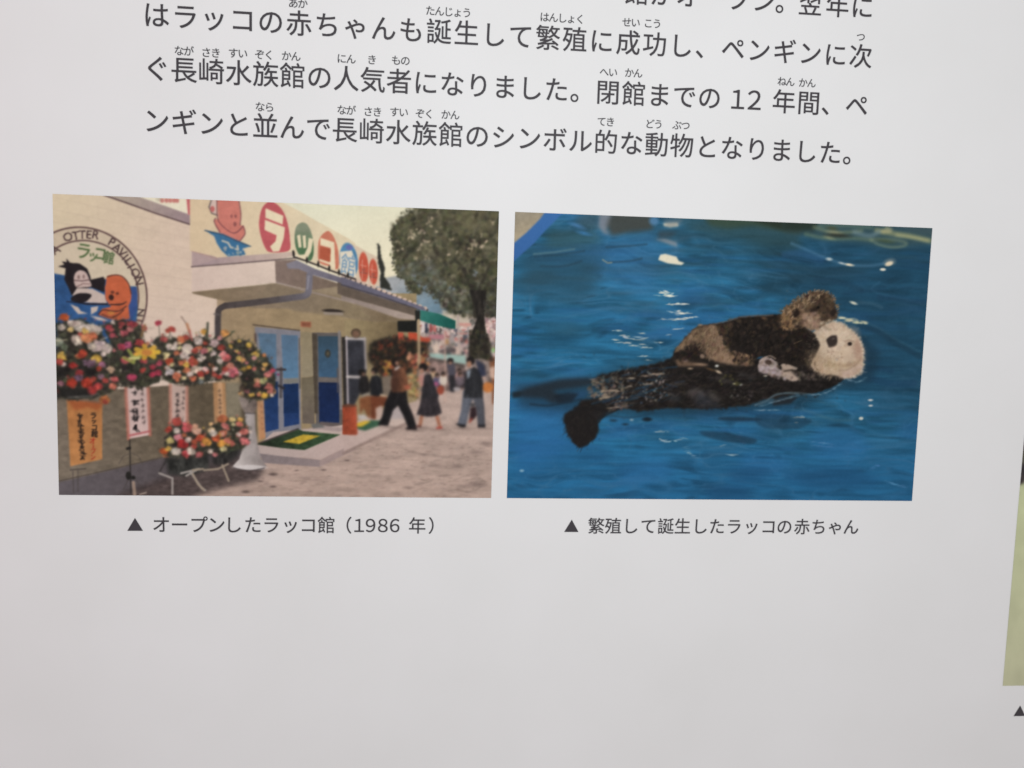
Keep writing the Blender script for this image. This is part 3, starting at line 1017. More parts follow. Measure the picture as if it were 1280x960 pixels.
    p.poly([(1040, 185), (1200, 188), (1204, 212), (1050, 208)], (156, 140, 124), soft=.6)
    p.cur = p.names.index('printed_pavilion')
    p.poly([(860, 262), (945, 266), (945, 310), (862, 308)], (176, 104, 72), soft=.6)
    for k in range(6):
        p.ell(876 + k * 11, 285, 4, 12, (120, 66, 48), 0, .6, .7)
    # doors -------------------------------------------------------------------
    def quad(a, b, c_, d, col, **k):
        p.poly([a, b, c_, d], col, **k)
    FR = (134, 132, 140)
    p.elem('printed_door', 'closed double door, pale blue above and dark blue below')
    p.t('px')
    quad((317, 408), (374, 413), (375, 541), (330, 548), FR)
    p.t('e')
    p.line([(480, 292), (850, 335)], 10, (86, 72, 62), .8)
    p.poly([(520, 357), (665, 365), (668, 715), (560, 715)], ('g', (590, 380), (92, 122, 148), (600, 700), (92, 130, 162)))
    p.poly([(705, 370), (838, 376), (842, 722), (722, 720)], ('g', (770, 390), (90, 120, 148), (770, 700), (92, 134, 168)))
    p.poly([(724, 725), (842, 715), (842, 760), (726, 765)], (130, 128, 120), soft=.6)
    p.t('h')
    p.poly([(560, -20), (678, -20), (684, 358), (576, 385)], ('g', (620, 0), (30, 62, 116), (620, 350), (42, 76, 138)))
    p.poly([(722, 0), (842, -6), (850, 318), (728, 342)], ('g', (780, 0), (28, 58, 112), (780, 300), (40, 72, 134)))
    p.t('e')
    p.poly([(722, 768), (842, 762), (845, 1000), (724, 1000)], (30, 60, 114))
    p.line([(705, 640), (702, 870)], 24, (92, 86, 88), .9)
    p.line([(672, 650), (735, 650)], 20, (70, 62, 64), .9)
    p.line([(685, 780), (725, 800)], 22, (62, 58, 64), .9)
    p.line([(498, 365), (498, 420)], 14, (98, 74, 70), .9)
    p.line([(850, 400), (855, 800)], 12, (110, 104, 96), .9)
    p.elem('printed_door', 'single door standing open beside a cream pillar')
    p.t('px')
    quad((389, 415), (425, 415), (427, 535), (394, 533), (108, 100, 96))
    p.t('e')
    p.poly([(950, 355), (992, 362), (998, 1000), (965, 1000)], (92, 80, 66), soft=.6)
    p.poly([(1000, 380), (1160, 380), (1162, 712), (1005, 708)], ('g', (1080, 390), (60, 88, 108), (1080, 700), (66, 104, 138)))
    p.poly([(1000, 712), (1162, 716), (1162, 752), (1003, 748)], (122, 112, 106), soft=.5)
    p.poly([(1005, 750), (1165, 752), (1168, 1100), (1010, 1090)], ('g', (1080, 760), (34, 52, 98), (1080, 1080), (30, 52, 104)))
    p.t('h')
    p.poly([(1005, 0), (1168, 0), (1170, 308), (1015, 298)], ('g', (1080, 0), (30, 50, 98), (1080, 290), (30, 54, 110)))
    p.poly([(1015, 298), (1172, 308), (1180, 340), (1000, 330)], (114, 100, 96), soft=.5)
    p.t('e')
    p.line([(1170, 345), (1185, 960)], 22, (140, 132, 128), .9)
    p.ell(1078, 520, 24, 34, (66, 66, 60), 0, .8)
    p.ell(1078, 520, 10, 16, (100, 90, 70), 0, .8)
    p.line([(1155, 640), (1158, 830)], 12, (104, 94, 92), .8)
    p.poly([(1188, 385), (1235, 385), (1230, 1000), (1205, 1000)], (62, 56, 52), soft=.6)
    p.elem('printed_window', 'dark glazed panel in a white frame')
    p.t('f')
    p.poly([(8, 385), (168, 390), (176, 640), (150, 780), (60, 960), (12, 960)], (62, 62, 70), soft=.5, tex=(.1, 8, 8, 5))
    p.line([(12, 385), (24, 960)], 16, (176, 164, 166), .95)
    p.line([(10, 398), (160, 402)], 22, (186, 176, 172), .95)
    p.line([(158, 392), (168, 640)], 16, (172, 160, 156), .95)
    p.line([(20, 705), (120, 708)], 24, (190, 178, 172), .95)
    p.cur = p.names.index('printed_pavilion')
    p.t('e')
    p.poly([(865, 345), (950, 350), (962, 700), (870, 712)], ('g', (900, 360), (150, 134, 102), (900, 700), (152, 138, 110)))
    p.poly([(868, 714), (962, 706), (970, 1080), (874, 1080)], ('g', (900, 720), (122, 110, 86), (900, 1050), (126, 112, 94)))
    p.t('h')
    p.poly([(870, 0), (968, 0), (972, 318), (875, 312)], ('g', (900, 0), (126, 114, 90), (900, 300), (118, 104, 92)))
    # open porch goods, shadowy plants
    p.elem('printed_flower_stand', 'shadowed wall of wreaths and flowers beside the entrance')
    p.t('f')
    bb = [(200, 440), (320, 390), (430, 370), (580, 400), (680, 430), (660, 560), (590, 640), (470, 700), (300, 720), (190, 560)]
    p.poly(bb, (50, 42, 36), soft=1.5, fuzz=1.5)
    p.poly([(425, 345), (470, 350), (475, 410), (430, 410)], (206, 84, 60), soft=.6)
    p.poly([(508, 345), (580, 350), (640, 400), (690, 395), (680, 425), (580, 415), (512, 405)], (206, 76, 46), soft=.6)
    p.dabs(bb, 260, 15, [(60, 54, 42), (44, 38, 34), (120, 70, 44), (90, 66, 44), (140, 60, 40), (70, 62, 46)], .8)
    p.dabs([(470, 500), (680, 500), (660, 640), (560, 680)], 60, 17, [(196, 120, 70), (190, 84, 66), (206, 140, 110), (150, 120, 80)], .8)
    p.dabs([(290, 590), (390, 560), (370, 740), (300, 720)], 30, 18, [(178, 110, 50), (160, 70, 50), (196, 150, 60)], .8)
    p.dabs([(510, 690), (600, 700), (600, 880), (520, 850)], 60, 16, [(150, 132, 70), (190, 160, 100), (110, 96, 60), (196, 110, 70)], .8)
    p.poly([(300, 700), (380, 690), (370, 860), (300, 850)], (128, 112, 96), soft=1)
    p.ell(88, 355, 42, 40, (104, 82, 62), 0, 1)
    p.ell(88, 362, 26, 26, (132, 96, 74), 0, 1)
    # awning and its posts
    p.elem('printed_awning', 'teal awning at the end of the pavilion')
    p.poly([(605, 165), (760, 195), (890, 250), (888, 318), (740, 290), (604, 248)], ('g', (650, 190), (50, 132, 118), (820, 300), (24, 104, 92)), soft=.5)
    p.poly([(563, 165), (604, 170), (604, 250), (568, 258)], (46, 46, 42), soft=.5)
    p.line([(592, 250), (596, 620)], 26, (176, 150, 112), .95, .6, True)
    p.line([(600, 620), (600, 890)], 16, (170, 140, 112), .8)
    p.line([(802, 330), (806, 560), (806, 900)], 14, (196, 158, 140), .75)
    # step, mats, bin -----------------------------------------------------------
    p.elem('printed_step', 'pale concrete entrance step')
    p.t('px')
    p.poly([(318, 560), (340, 540), (420, 532), (470, 520), (505, 524), (505, 528), (400, 572), (322, 571)], ('g', (340, 560), (186, 164, 156), (470, 530), (194, 172, 158)))
    p.t('h')
    p.poly([(515, 485), (720, 520), (900, 535), (1200, 400), (1300, 395), (1300, 470), (1020, 600), (530, 555)], ('g', (600, 520), (182, 162, 154), (1200, 450), (192, 166, 156)))
    p.poly([(1180, 380), (900, 350), (800, 370), (1050, 330), (1210, 350)], (168, 148, 142), soft=.6)
    p.poly([(530, 555), (700, 575), (1018, 605), (1015, 662), (700, 640), (560, 630)], ('g', (560, 600), (138, 124, 124), (1000, 640), (150, 132, 130)), soft=.4)
    p.poly([(1018, 605), (1300, 470), (1300, 520), (1015, 662)], (166, 142, 136), soft=.5)
    p.t('i')
    p.poly([(-10, 380), (100, 330), (320, 290), (370, 285), (510, 280), (505, 300), (420, 330), (300, 395), (-10, 545)], ('g', (0, 450), (188, 162, 152), (400, 300), (196, 172, 158)), soft=.5)
    p.line([(-10, 550), (200, 450), (420, 345), (480, 318)], 26, (150, 124, 114), .7, 1.2)
    p.poly([(375, 180), (440, 170), (480, 240), (470, 275), (370, 275)], (176, 160, 156), soft=.7)
    p.elem('printed_doormat', 'green doormat with a yellow bar')
    p.t('h')
    p.poly([(512, 484), (845, 360), (880, 375), (1180, 402), (890, 527), (700, 510)], ('g', (600, 470), (48, 62, 44), (1000, 430), (62, 92, 58)), soft=.4, tex=(.12, 5, 3, 8))
    p.line([(690, 480), (870, 495), (1060, 410), (900, 392)], 5, (50, 74, 50), .7)
    p.poly([(715, 462), (880, 402), (1018, 412), (850, 478)], (196, 160, 42), soft=.4, tex=(.08, 4, 3, 9))
    p.line([(520, 476), (840, 356)], 10, (52, 42, 42), .8)
    p.poly([(940, 320), (1000, 310), (1060, 345), (960, 352)], (118, 116, 112), soft=.6)
    p.elem('printed_doormat', 'small green and yellow doormat behind the bin')
    p.t('i')
    p.poly([(95, 320), (210, 285), (300, 290), (270, 330), (160, 370), (95, 355)], (62, 104, 76), soft=.6)
    p.poly([(90, 312), (160, 290), (210, 296), (130, 340), (90, 335)], (214, 172, 40), soft=.6)
    p.elem('printed_litter_bin', 'orange square litter bin by the open door')
    p.t('h')
    p.poly([(1205, 165), (1300, 170), (1310, 405), (1205, 398)], (180, 72, 42), soft=.4, tex=(.05, 5, 8, 4))
    p.t('i')
    p.poly([(-20, 170), (92, 172), (100, 398), (60, 405), (-20, 400)], ('g', (-20, 300), (168, 68, 40), (100, 300), (190, 80, 50)), soft=.4, tex=(.06, 4, 8, 4))
    p.poly([(-20, 165), (20, 155), (90, 162), (92, 178), (-20, 182)], (120, 70, 50), soft=.6)
    p.line([(60, 180), (66, 400)], 5, (180, 62, 34), .6)
    # people --------------------------------------------------------------------
    SK = (176, 126, 100)
    def person(lbl):
        p.elem('printed_person', lbl)
    person('distant person in a grey-blue shirt beyond the fair')
    p.t('f')
    p.poly([(820, 600), (850, 585), (885, 605), (890, 690), (880, 820), (845, 820), (835, 700)], (88, 84, 96), soft=.7)
    p.poly([(840, 690), (885, 690), (880, 825), (848, 820)], (54, 50, 54), soft=.7)
    p.ell(848, 572, 27, 24, (48, 42, 42))
    p.ell(848, 590, 15, 14, SK, 0, .7, .9)
    for x, y, c, lb in ((712, 690, (196, 160, 120), 'distant seated person in a tan shirt'), (740, 730, (90, 84, 120), 'distant seated person in a violet-blue shirt'), (790, 720, (206, 190, 172), 'distant seated person in a cream shirt'),
                    (920, 690, (190, 140, 130), 'distant seated person in pink'), (925, 720, (120, 104, 112), 'distant seated person in grey')):
        person(lb)
        p.ell(x, y + 10, 36, 46, c, 0, 1, .9)
        p.ell(x, y - 40, 18, 20, (64, 52, 48), 0, .8)
        p.ell(x + 3, y - 28, 11, 12, SK, 0, .8, .8)
    p.ell(730, 760, 22, 18, (196, 90, 130), 0, .9, .9)
    p.ell(900, 800, 30, 18, (170, 160, 160), 0, .9, .9)
    person('person at the picture edge in orange and pale clothes')
    p.poly([(1160, 560), (1210, 540), (1205, 920), (1185, 920), (1180, 700)], (150, 92, 60), soft=.8)
    p.ell(1150, 785, 48, 45, (206, 118, 52), 0, .9)
    p.ell(1180, 560, 22, 20, (84, 60, 48), 0, .8)
    p.poly([(1168, 630), (1206, 610), (1206, 720), (1170, 705)], (204, 166, 144), soft=.8)
    person('child in a dark jumper nearest the window frame')
    p.poly([(115, 720), (140, 690), (180, 700), (200, 780), (195, 860), (130, 860), (108, 790)], (46, 42, 42), soft=.6)
    p.ell(134, 672, 30, 30, (44, 38, 36)); p.ell(148, 685, 15, 17, (140, 100, 80), 0, .7, .9)
    p.poly([(130, 850), (180, 830), (225, 835), (215, 880), (140, 890)], (150, 138, 120), soft=.7)
    p.t('i')
    p.poly([(115, 110), (180, 90), (215, 95), (200, 270), (190, 270), (150, 190), (120, 240)], (146, 86, 50), soft=.7)
    p.poly([(100, 245), (160, 240), (180, 275), (110, 280)], (186, 176, 168), soft=.7)
    person('child in a dark jumper and brown trousers behind the striding man')
    p.t('f')
    p.poly([(215, 700), (260, 690), (295, 720), (305, 840), (260, 870), (205, 850), (195, 760)], (44, 44, 48), soft=.6)
    p.ell(238, 655, 28, 30, (50, 42, 38)); p.ell(225, 672, 14, 16, (150, 112, 92), 0, .7, .9)
    p.line([(290, 850), (345, 872)], 20, (196, 168, 140), .9)
    p.t('i')
    p.poly([(205, 90), (240, 90), (340, 100), (330, 160), (280, 190), (245, 280), (205, 272)], (130, 66, 40), soft=.7)
    p.poly([(245, 190), (290, 165), (310, 200), (290, 270), (250, 280)], (190, 160, 144), soft=.7)
    person('man in a brown jacket and dark trousers striding inside')
    p.poly([(375, 30), (492, 40), (505, 150), (545, 240), (572, 330), (575, 360), (510, 355), (470, 250), (425, 165), (385, 205), (355, 300), (345, 330), (265, 325), (300, 250), (320, 150)], (40, 36, 38), soft=.5)
    p.poly([(478, 345), (575, 340), (578, 364), (500, 360)], (44, 34, 36), soft=.5)
    p.t('f')
    p.poly([(395, 640), (440, 615), (480, 640), (505, 720), (510, 800), (470, 830), (375, 830), (368, 740)], ('g', (390, 700), (92, 56, 42), (490, 700), (134, 82, 54)), soft=.5, tex=(.1, 5, 5, 6))
    p.poly([(395, 640), (430, 615), (445, 625), (405, 655)], (196, 182, 176), soft=.6)
    p.ell(400, 585, 30, 34, (48, 36, 32)); p.ell(418, 595, 15, 20, (160, 108, 84), 0, .7, .9)
    p.poly([(470, 770), (520, 770), (530, 795), (490, 810)], (196, 100, 70), soft=.7)
    person('woman in a dark cardigan and long skirt walking inside')
    p.t('i')
    p.poly([(605, 240), (632, 240), (615, 330), (590, 325)], (176, 110, 80), soft=.5)
    p.poly([(725, 250), (752, 245), (775, 340), (752, 345)], (180, 108, 78), soft=.5)
    p.poly([(735, 340), (782, 335), (782, 352), (730, 354)], (196, 66, 54), soft=.5)
    p.poly([(570, 325), (612, 325), (612, 342), (568, 340)], (120, 70, 62), soft=.5)
    p.poly([(618, 80), (740, 80), (760, 160), (778, 225), (730, 250), (660, 255), (575, 238), (600, 170)], (64, 56, 60), soft=.5, tex=(.12, 3, 8, 8))
    p.t('f')
    p.poly([(640, 690), (690, 678), (725, 780), (755, 850), (745, 880), (612, 880), (622, 780)], (58, 54, 58), soft=.5)
    p.poly([(592, 690), (635, 680), (628, 780), (605, 780)], (186, 128, 116), soft=.6)
    p.ell(630, 625, 38, 34, (44, 36, 36)); p.ell(618, 655, 18, 22, (176, 120, 96), 0, .7, .9)
    p.ell(768, 808, 30, 40, (170, 72, 50), 0, .7)
    person('man in a dark suit jacket and grey trousers')
    p.t('i')
    p.poly([(950, 40), (1105, 40), (1120, 160), (1128, 330), (1070, 335), (1058, 210), (1030, 110), (1005, 190), (972, 330), (905, 315), (935, 200)], ('g', (950, 200), (104, 108, 120), (1110, 200), (84, 84, 92)), soft=.5)
    p.poly([(885, 310), (970, 318), (970, 340), (930, 340)], (40, 38, 42), soft=.5)
    p.poly([(1068, 318), (1130, 318), (1128, 342), (1070, 342)], (44, 42, 46), soft=.5)
    p.t('f')
    p.poly([(985, 650), (1040, 620), (1085, 650), (1110, 740), (1108, 870), (955, 872), (965, 760)], (54, 54, 58), soft=.5, tex=(.06, 5, 6, 6))
    p.poly([(978, 660), (1012, 640), (1005, 700), (985, 720)], (140, 150, 160), soft=.6)
    p.ell(1012, 572, 34, 36, (42, 36, 36)); p.ell(1000, 598, 20, 28, (178, 122, 92), 0, .7)
    p.poly([(1050, 560), (1120, 600), (1140, 690), (1095, 700), (1070, 640)], (48, 56, 84), soft=.9, op=.85)
    p.ell(1118, 708, 12, 10, (190, 150, 130), 0, .7)
    person('small child in dark red behind the man in the suit')
    p.t('i')
    p.poly([(1010, 180), (1050, 175), (1062, 240), (1040, 270), (1000, 300), (1005, 240)], (62, 42, 46), soft=.6)
    p.ell(1028, 160, 20, 18, (90, 84, 84), 0, .7)
    p.line([(1020, 270), (1003, 298)], 14, (186, 70, 50), .9)
    p.t('f')
    for l, c in (([(450, 640), (470, 720), (465, 820)], (150, 96, 66)), ([(410, 660), (420, 740), (400, 820)], (80, 50, 40)), ([(440, 700), (490, 780)], (96, 60, 44)), ([(650, 700), (690, 780), (700, 860)], (82, 76, 80)), ([(640, 720), (650, 860)], (44, 40, 44)),
                 ([(1020, 650), (1040, 740), (1030, 860)], (78, 78, 82)), ([(1070, 660), (1090, 760), (1090, 860)], (40, 40, 44)), ([(990, 720), (985, 840)], (40, 40, 44)), ([(150, 710), (160, 800)], (70, 64, 62)), ([(250, 710), (270, 800)], (66, 64, 68))):
        p.line(l, 11, c, .55, 1.2, smooth=True)
    for x, y in ((418, 596), (617, 655), (999, 600)):
        p.ell(x - 4, y - 5, 9, 10, (204, 156, 126), 0, 1.0, .7); p.ell(x - 6, y - 8, 4, 2.5, (70, 46, 40), 0, .5, .7); p.ell(x - 5, y + 10, 5, 2.5, (130, 76, 66), 0, .5, .6)
    p.t('i')
    for l, c in (([(430, 60), (400, 160), (330, 310)], (66, 60, 62)), ([(470, 90), (520, 240), (545, 340)], (64, 58, 60)), ([(660, 100), (640, 180), (620, 240)], (84, 74, 78)), ([(700, 100), (720, 180), (730, 240)], (48, 40, 44)), ([(680, 100), (690, 250)], (78, 70, 74)),
                 ([(985, 80), (970, 200), (945, 310)], (128, 132, 144)), ([(1080, 80), (1095, 200), (1100, 320)], (108, 108, 116))):
        p.line(l, 11, c, .5, 1.3, smooth=True)
    p.cur = 0
    for x, y, rx in ((330, 335, 60), (540, 362, 60), (600, 342, 50), (760, 354, 50), (930, 342, 60), (1100, 344, 50)):
        p.ell(x + 30, y + 6, rx, 9, (112, 92, 84), .03, 1.6, .55, False)
    p.t('px')
    p.soften([(434, 420), (620, 420), (620, 550), (434, 550)], 1.15)
    # pedestal vase ---------------------------------------------------------------
    p.elem('printed_pedestal', 'white pedestal urn with a flared foot')
    p.t('h')
    p.poly([(415, 230), (495, 232), (500, 360), (520, 500), (545, 600), (588, 655), (560, 680), (450, 690), (340, 675), (318, 655), (370, 600), (400, 500), (420, 360)],
           ('g', (340, 500), (196, 186, 180), (560, 500), (146, 134, 130)), soft=.5, tex=(.03, 6, 9, 8))
    p.ell(455, 668, 134, 22, (212, 204, 200), 0, .8, .7)
    p.line([(330, 672), (450, 692), (570, 672)], 8, (74, 62, 62), .8, smooth=True)
    p.poly([(365, 105), (525, 115), (515, 180), (490, 230), (415, 232), (385, 180)], ('g', (370, 160), (158, 142, 132), (520, 160), (112, 96, 88)), soft=.5, tex=(.1, 5, 5, 3))
    p.line([(410, 232), (498, 236)], 9, (84, 76, 76), .8)
    # tall banners --------------------------------------------------------------------
    def strokes(x, y, z, col, sk=0.0, n=9):
        for k in range(n):
            a = p.rng.choice([0.05, 1.57, 0.05, 1.57, 0.8, 2.3])
            l = z * p.rng.uniform(.3, .9) / 2
            cx_, cy_ = x + p.rng.uniform(-.3, .3) * z, y + p.rng.uniform(-.32, .32) * z
            p.line([(cx_ - l * math.cos(a), cy_ - l * math.sin(a)), (cx_ + l * math.cos(a), cy_ + l * math.sin(a))], z * .14, col, .75)
    def banner(lbl, pts, c0, c1, edge=None):
        p.elem('printed_banner', lbl)
        ys = [q[1] for q in pts]
        p.poly(pts, ('g', (0, min(ys)), c0, (0, max(ys)), c1), soft=.45, tex=(.03, 8, 12, 17))
        if edge:
            a, b, c_, d = pts
            for (m, n_) in ((a, d), (b, c_)):
                p.line([m, n_], 26, edge, .75, .9)
    p.t('g')
    banner('broad orange banner lettered in black and red', [(150, 130), (432, 165), (432, 605), (180, 662)], (186, 118, 62), (204, 136, 76))
    p.poly([(150, 125), (440, 150), (432, 175), (400, 215), (320, 190), (210, 215), (190, 180)], (180, 84, 44), soft=1.5, op=.7, mark=False)
    for k, ch in enumerate('ラッコ館'):
        p.glyph(ch, 362 + k * 3, 258 + k * 48, 62 if ch != 'ッ' else 52, (44, 36, 34), .08, .95, 0, .35)
    for k, ch in enumerate('オープン'):
        if ch == 'ー':
            p.line([(362, 496), (360, 520)], 9, (198, 62, 40), .9)
        else:
            p.glyph(ch, (356, 360, 362, 360)[k], (458, 510, 540, 588)[k], 62 if k == 0 else 50, (198, 62, 40), 0, .95, 0, .35)
    for k in range(9):
        strokes(252 + k * 3.2, 258 + k * 42, 46, (56, 44, 38), n=8)
    banner('pale pink banner with two columns of black lettering', [(618, 30), (795, 20), (812, 410), (640, 442)], (198, 172, 164), (208, 176, 168), (196, 112, 92))
    p.poly([(640, 408), (812, 372), (814, 386), (642, 424)], (196, 88, 92), soft=.6, op=.8, mark=False)
    for k in range(5):
        strokes(690 + k * 2.5, 75 + k * 70, 58 if k else 40, (36, 32, 34), n=9)
    for k in range(7):
        strokes(748 + k * 2, 40 + k * 45, 32, (70, 56, 54), n=6)
    banner('narrow pale banner behind the low flowers', [(972, 10), (1105, 20), (1108, 340), (975, 370)], (190, 162, 148), (202, 168, 156), (198, 128, 108))
    for k in range(5):
        strokes(1030, 90 + k * 42, 36, (52, 44, 44), n=7)
    for k in range(4):
        strokes(1075, 70 + k * 42, 30, (70, 58, 56), n=5)
    p.t('h')
    banner('narrow orange banner left of the pedestal', [(160, -10), (258, -10), (268, 290), (172, 340)], (176, 128, 82), (196, 142, 96))
    p.line([(215, 0), (222, 260)], 40, (212, 164, 120), .6, 1.0)
    for k in range(7):
        strokes(213 + k * 1.5, 55 + k * 34, 28, (60, 48, 42), n=6)
    banner('narrow orange banner right of the pedestal', [(512, 130), (565, 125), (580, 430), (528, 450)], (186, 134, 92), (202, 140, 92))
    for k in range(5):
        strokes(545 + k * 3, 180 + k * 45, 24, (150, 86, 60), n=4)
    # flower arrangements ---------------------------------------------------------------
    def arrangement(lbl, base, tile, spots, extra, nfill, pal, leaves=180):
        p.elem('printed_flower_arrangement', lbl)
        p.t(tile)
        p.poly(base, (68, 63, 54), soft=1.2, fuzz=1.6, tex=(.3, 4, 4, 7))
        p.dabs(base, leaves, 20, LEAF, .8, .35)
        for x, y in p.inside(base, nfill):
            p.flower(x, y, p.rng.uniform(14, 26), p.rng.choice(pal))
        p.dabs(base, leaves // 8, 12, LEAF + [(150, 146, 120)], .8, .35)
        n = len(base)
        for i in range(n):
            (ax, ay), (bx, by) = base[i], base[(i + 1) % n]
            m_ = int(math.hypot(bx - ax, by - ay) / 14)
            for j in range(m_):
                f = p.rng.random()
                x, y = ax + (bx - ax) * f, ay + (by - ay) * f
                a = p.rng.uniform(0, 6.28)
                l = p.rng.uniform(8, 26)
                p.line([(x, y), (x + l * math.cos(a), y + l * math.sin(a))], p.rng.uniform(5, 11), p.jit(p.rng.choice(LEAF)), .8, .7, True)
        top = sorted(base, key=lambda q: q[1])[:max(5, len(base) // 2)]
        for q in top:
            for j in range(4):
                x, y = q[0] + p.rng.gauss(0, 26), q[1] + 20
                l = p.rng.uniform(30, 75)
                a = -1.57 + p.rng.gauss(0, .45)
                ex, ey = x + l * math.cos(a), y + l * math.sin(a)
                p.line([(x, y), ((x + ex) / 2 + p.rng.gauss(0, 5), (y + ey) / 2), (ex, ey)], 5, p.jit(p.rng.choice(LEAF)), .75, .7, True, True)
                if j == 0:
                    p.ell(ex, ey, 9, 7, p.jit(p.rng.choice(pal)), 0, .7, .85)
        for a in spots:
            p.flower(*a)
        for l in extra:
            p.line(l[0], l[1], l[2], .85, .6, False)
    # (the four hanging sprays, right to left so that the nearer ones overlap)
    arrangement('round yellow and pink spray in the pedestal urn',
                [(290, 460), (350, 410), (450, 430), (520, 500), (590, 560), (640, 640), (655, 740), (640, 860), (560, 890), (450, 890), (370, 830), (400, 760), (350, 620), (300, 560)], 'e',
                [(445, 455, 28, Y_), (368, 424, 14, Y_), (298, 462, 18, (190, 150, 60)), (405, 650, 24, Y_), (445, 635, 20, (214, 150, 50)), (428, 598, 16, PK), (490, 560, 20, (206, 140, 130)), (580, 610, 22, (224, 170, 80)),
                 (600, 690, 36, (214, 120, 110)), (640, 660, 22, (206, 70, 90)), (520, 740, 24, (214, 150, 110)), (512, 775, 26, (214, 110, 92)), (610, 790, 38, (208, 110, 96)), (470, 855, 26, Y_), (570, 860, 26, (222, 170, 60)),
                 (432, 826, 20, (214, 120, 120)), (526, 852, 18, (220, 130, 90)), (560, 745, 26, (170, 170, 110)), (630, 855, 16, (220, 190, 160)), (345, 505, 16, (200, 170, 80)), (500, 520, 18, Y_), (570, 535, 18, (200, 120, 70)),
                 (680, 690, 10, (170, 70, 120)), (460, 510, 14, (60, 56, 46)), (430, 725, 12, (190, 110, 110))],
                [([(300, 370), (320, 350)], 10, (90, 96, 70))], 22, [(214, 150, 90), (200, 110, 96), (190, 160, 80), (120, 90, 70)], 200)
    p.poly([(380, 640), (470, 680), (500, 800), (420, 860), (380, 760)], (46, 40, 38), soft=2.5, op=.6)
    arrangement('pink and white spray beside the downpipe',
                [(-60, 440), (60, 390), (130, 430), (200, 380), (260, 430), (310, 520), (340, 620), (380, 690), (330, 720), (200, 740), (60, 720), (-60, 740)], 'e',
                [(88, 350, 24, (206, 140, 60)), (255, 362, 32, (210, 138, 70)), (40, 425, 40, (206, 178, 166)), (170, 440, 40, (190, 160, 158)), (215, 400, 22, (200, 130, 130)), (228, 475, 30, R_), (90, 512, 32, (214, 100, 112)),
                 (10, 520, 26, R_), (270, 560, 46, (216, 100, 100)), (240, 530, 30, (222, 130, 126)), (160, 520, 30, (196, 176, 170)), (215, 585, 26, W_), (20, 600, 30, (206, 80, 70)), (10, 550, 22, W_), (110, 650, 30, W_),
                 (140, 632, 26, (204, 70, 58)), (60, 690, 34, (204, 66, 54)), (165, 690, 28, (190, 80, 66)), (260, 650, 30, R_), (320, 665, 40, (216, 110, 116)), (245, 680, 24, PK), (210, 710, 22, (200, 60, 56)), (180, 645, 22, W_),
                 (300, 620, 30, (214, 130, 110)), (270, 690, 22, W_), (320, 700, 22, (210, 96, 110)), (60, 745, 30, (120, 122, 116)), (95, 580, 20, W_), (30, 650, 30, W_), (0, 720, 26, (210, 90, 60))],
                [([(110, 440), (118, 280)], 18, (70, 76, 60)), ([(120, 440), (95, 330)], 12, (84, 84, 60)), ([(240, 410), (300, 370)], 12, (70, 74, 56)), ([(330, 345), (310, 350)], 12, (90, 96, 70))],
                26, [W_, PK, R_, (214, 130, 120)], 170)
    arrangement('red, cream and orange spray against the pink wall',
                [(840, 420), (900, 390), (980, 420), (1060, 400), (1120, 400), (1180, 440), (1280, 420), (1300, 640), (1280, 740), (1180, 770), (1000, 760), (920, 740), (900, 600), (880, 500)], 'd',
                [(876, 282, 24, (200, 62, 78)), (985, 330, 30, R_), (950, 345, 18, R_), (1060, 412, 36, O_), (1100, 395, 24, R_), (920, 412, 26, (200, 90, 84)), (970, 470, 34, W_), (935, 535, 30, C_), (1110, 490, 50, (208, 190, 168)),
                 (1080, 540, 34, W_), (1170, 505, 26, R_), (1240, 505, 30, PK), (1020, 520, 22, O_), (965, 590, 34, (208, 80, 50)), (990, 612, 22, C_), (1060, 600, 28, O_), (1100, 615, 26, Y_), (1155, 592, 36, R_), (1210, 575, 24, W_),
                 (965, 670, 36, (180, 168, 164)), (1022, 705, 38, O_), (1105, 660, 32, O_), (1170, 650, 40, (222, 190, 170)), (1215, 690, 32, (206, 76, 60)), (1255, 650, 28, (222, 170, 160)), (1082, 722, 24, C_), (1155, 725, 26, O_),
                 (1010, 480, 22, W_), (1200, 430, 40, (200, 180, 172)), (1245, 350, 20, (210, 150, 60)), (1235, 560, 20, W_), (1130, 690, 24, W_), (950, 640, 22, W_), (1215, 750, 24, (130, 128, 126))],
                [([(1060, 230), (1100, 290), (1130, 390)], 8, (130, 104, 90)), ([(1105, 290), (1125, 350)], 22, (196, 130, 90)), ([(880, 300), (890, 400)], 7, (110, 100, 84)), ([(970, 350), (960, 440)], 7, (90, 86, 70)), ([(1125, 340), (1145, 420)], 14, (190, 90, 84))],
                30, [W_, O_, R_, C_, W_], 190)
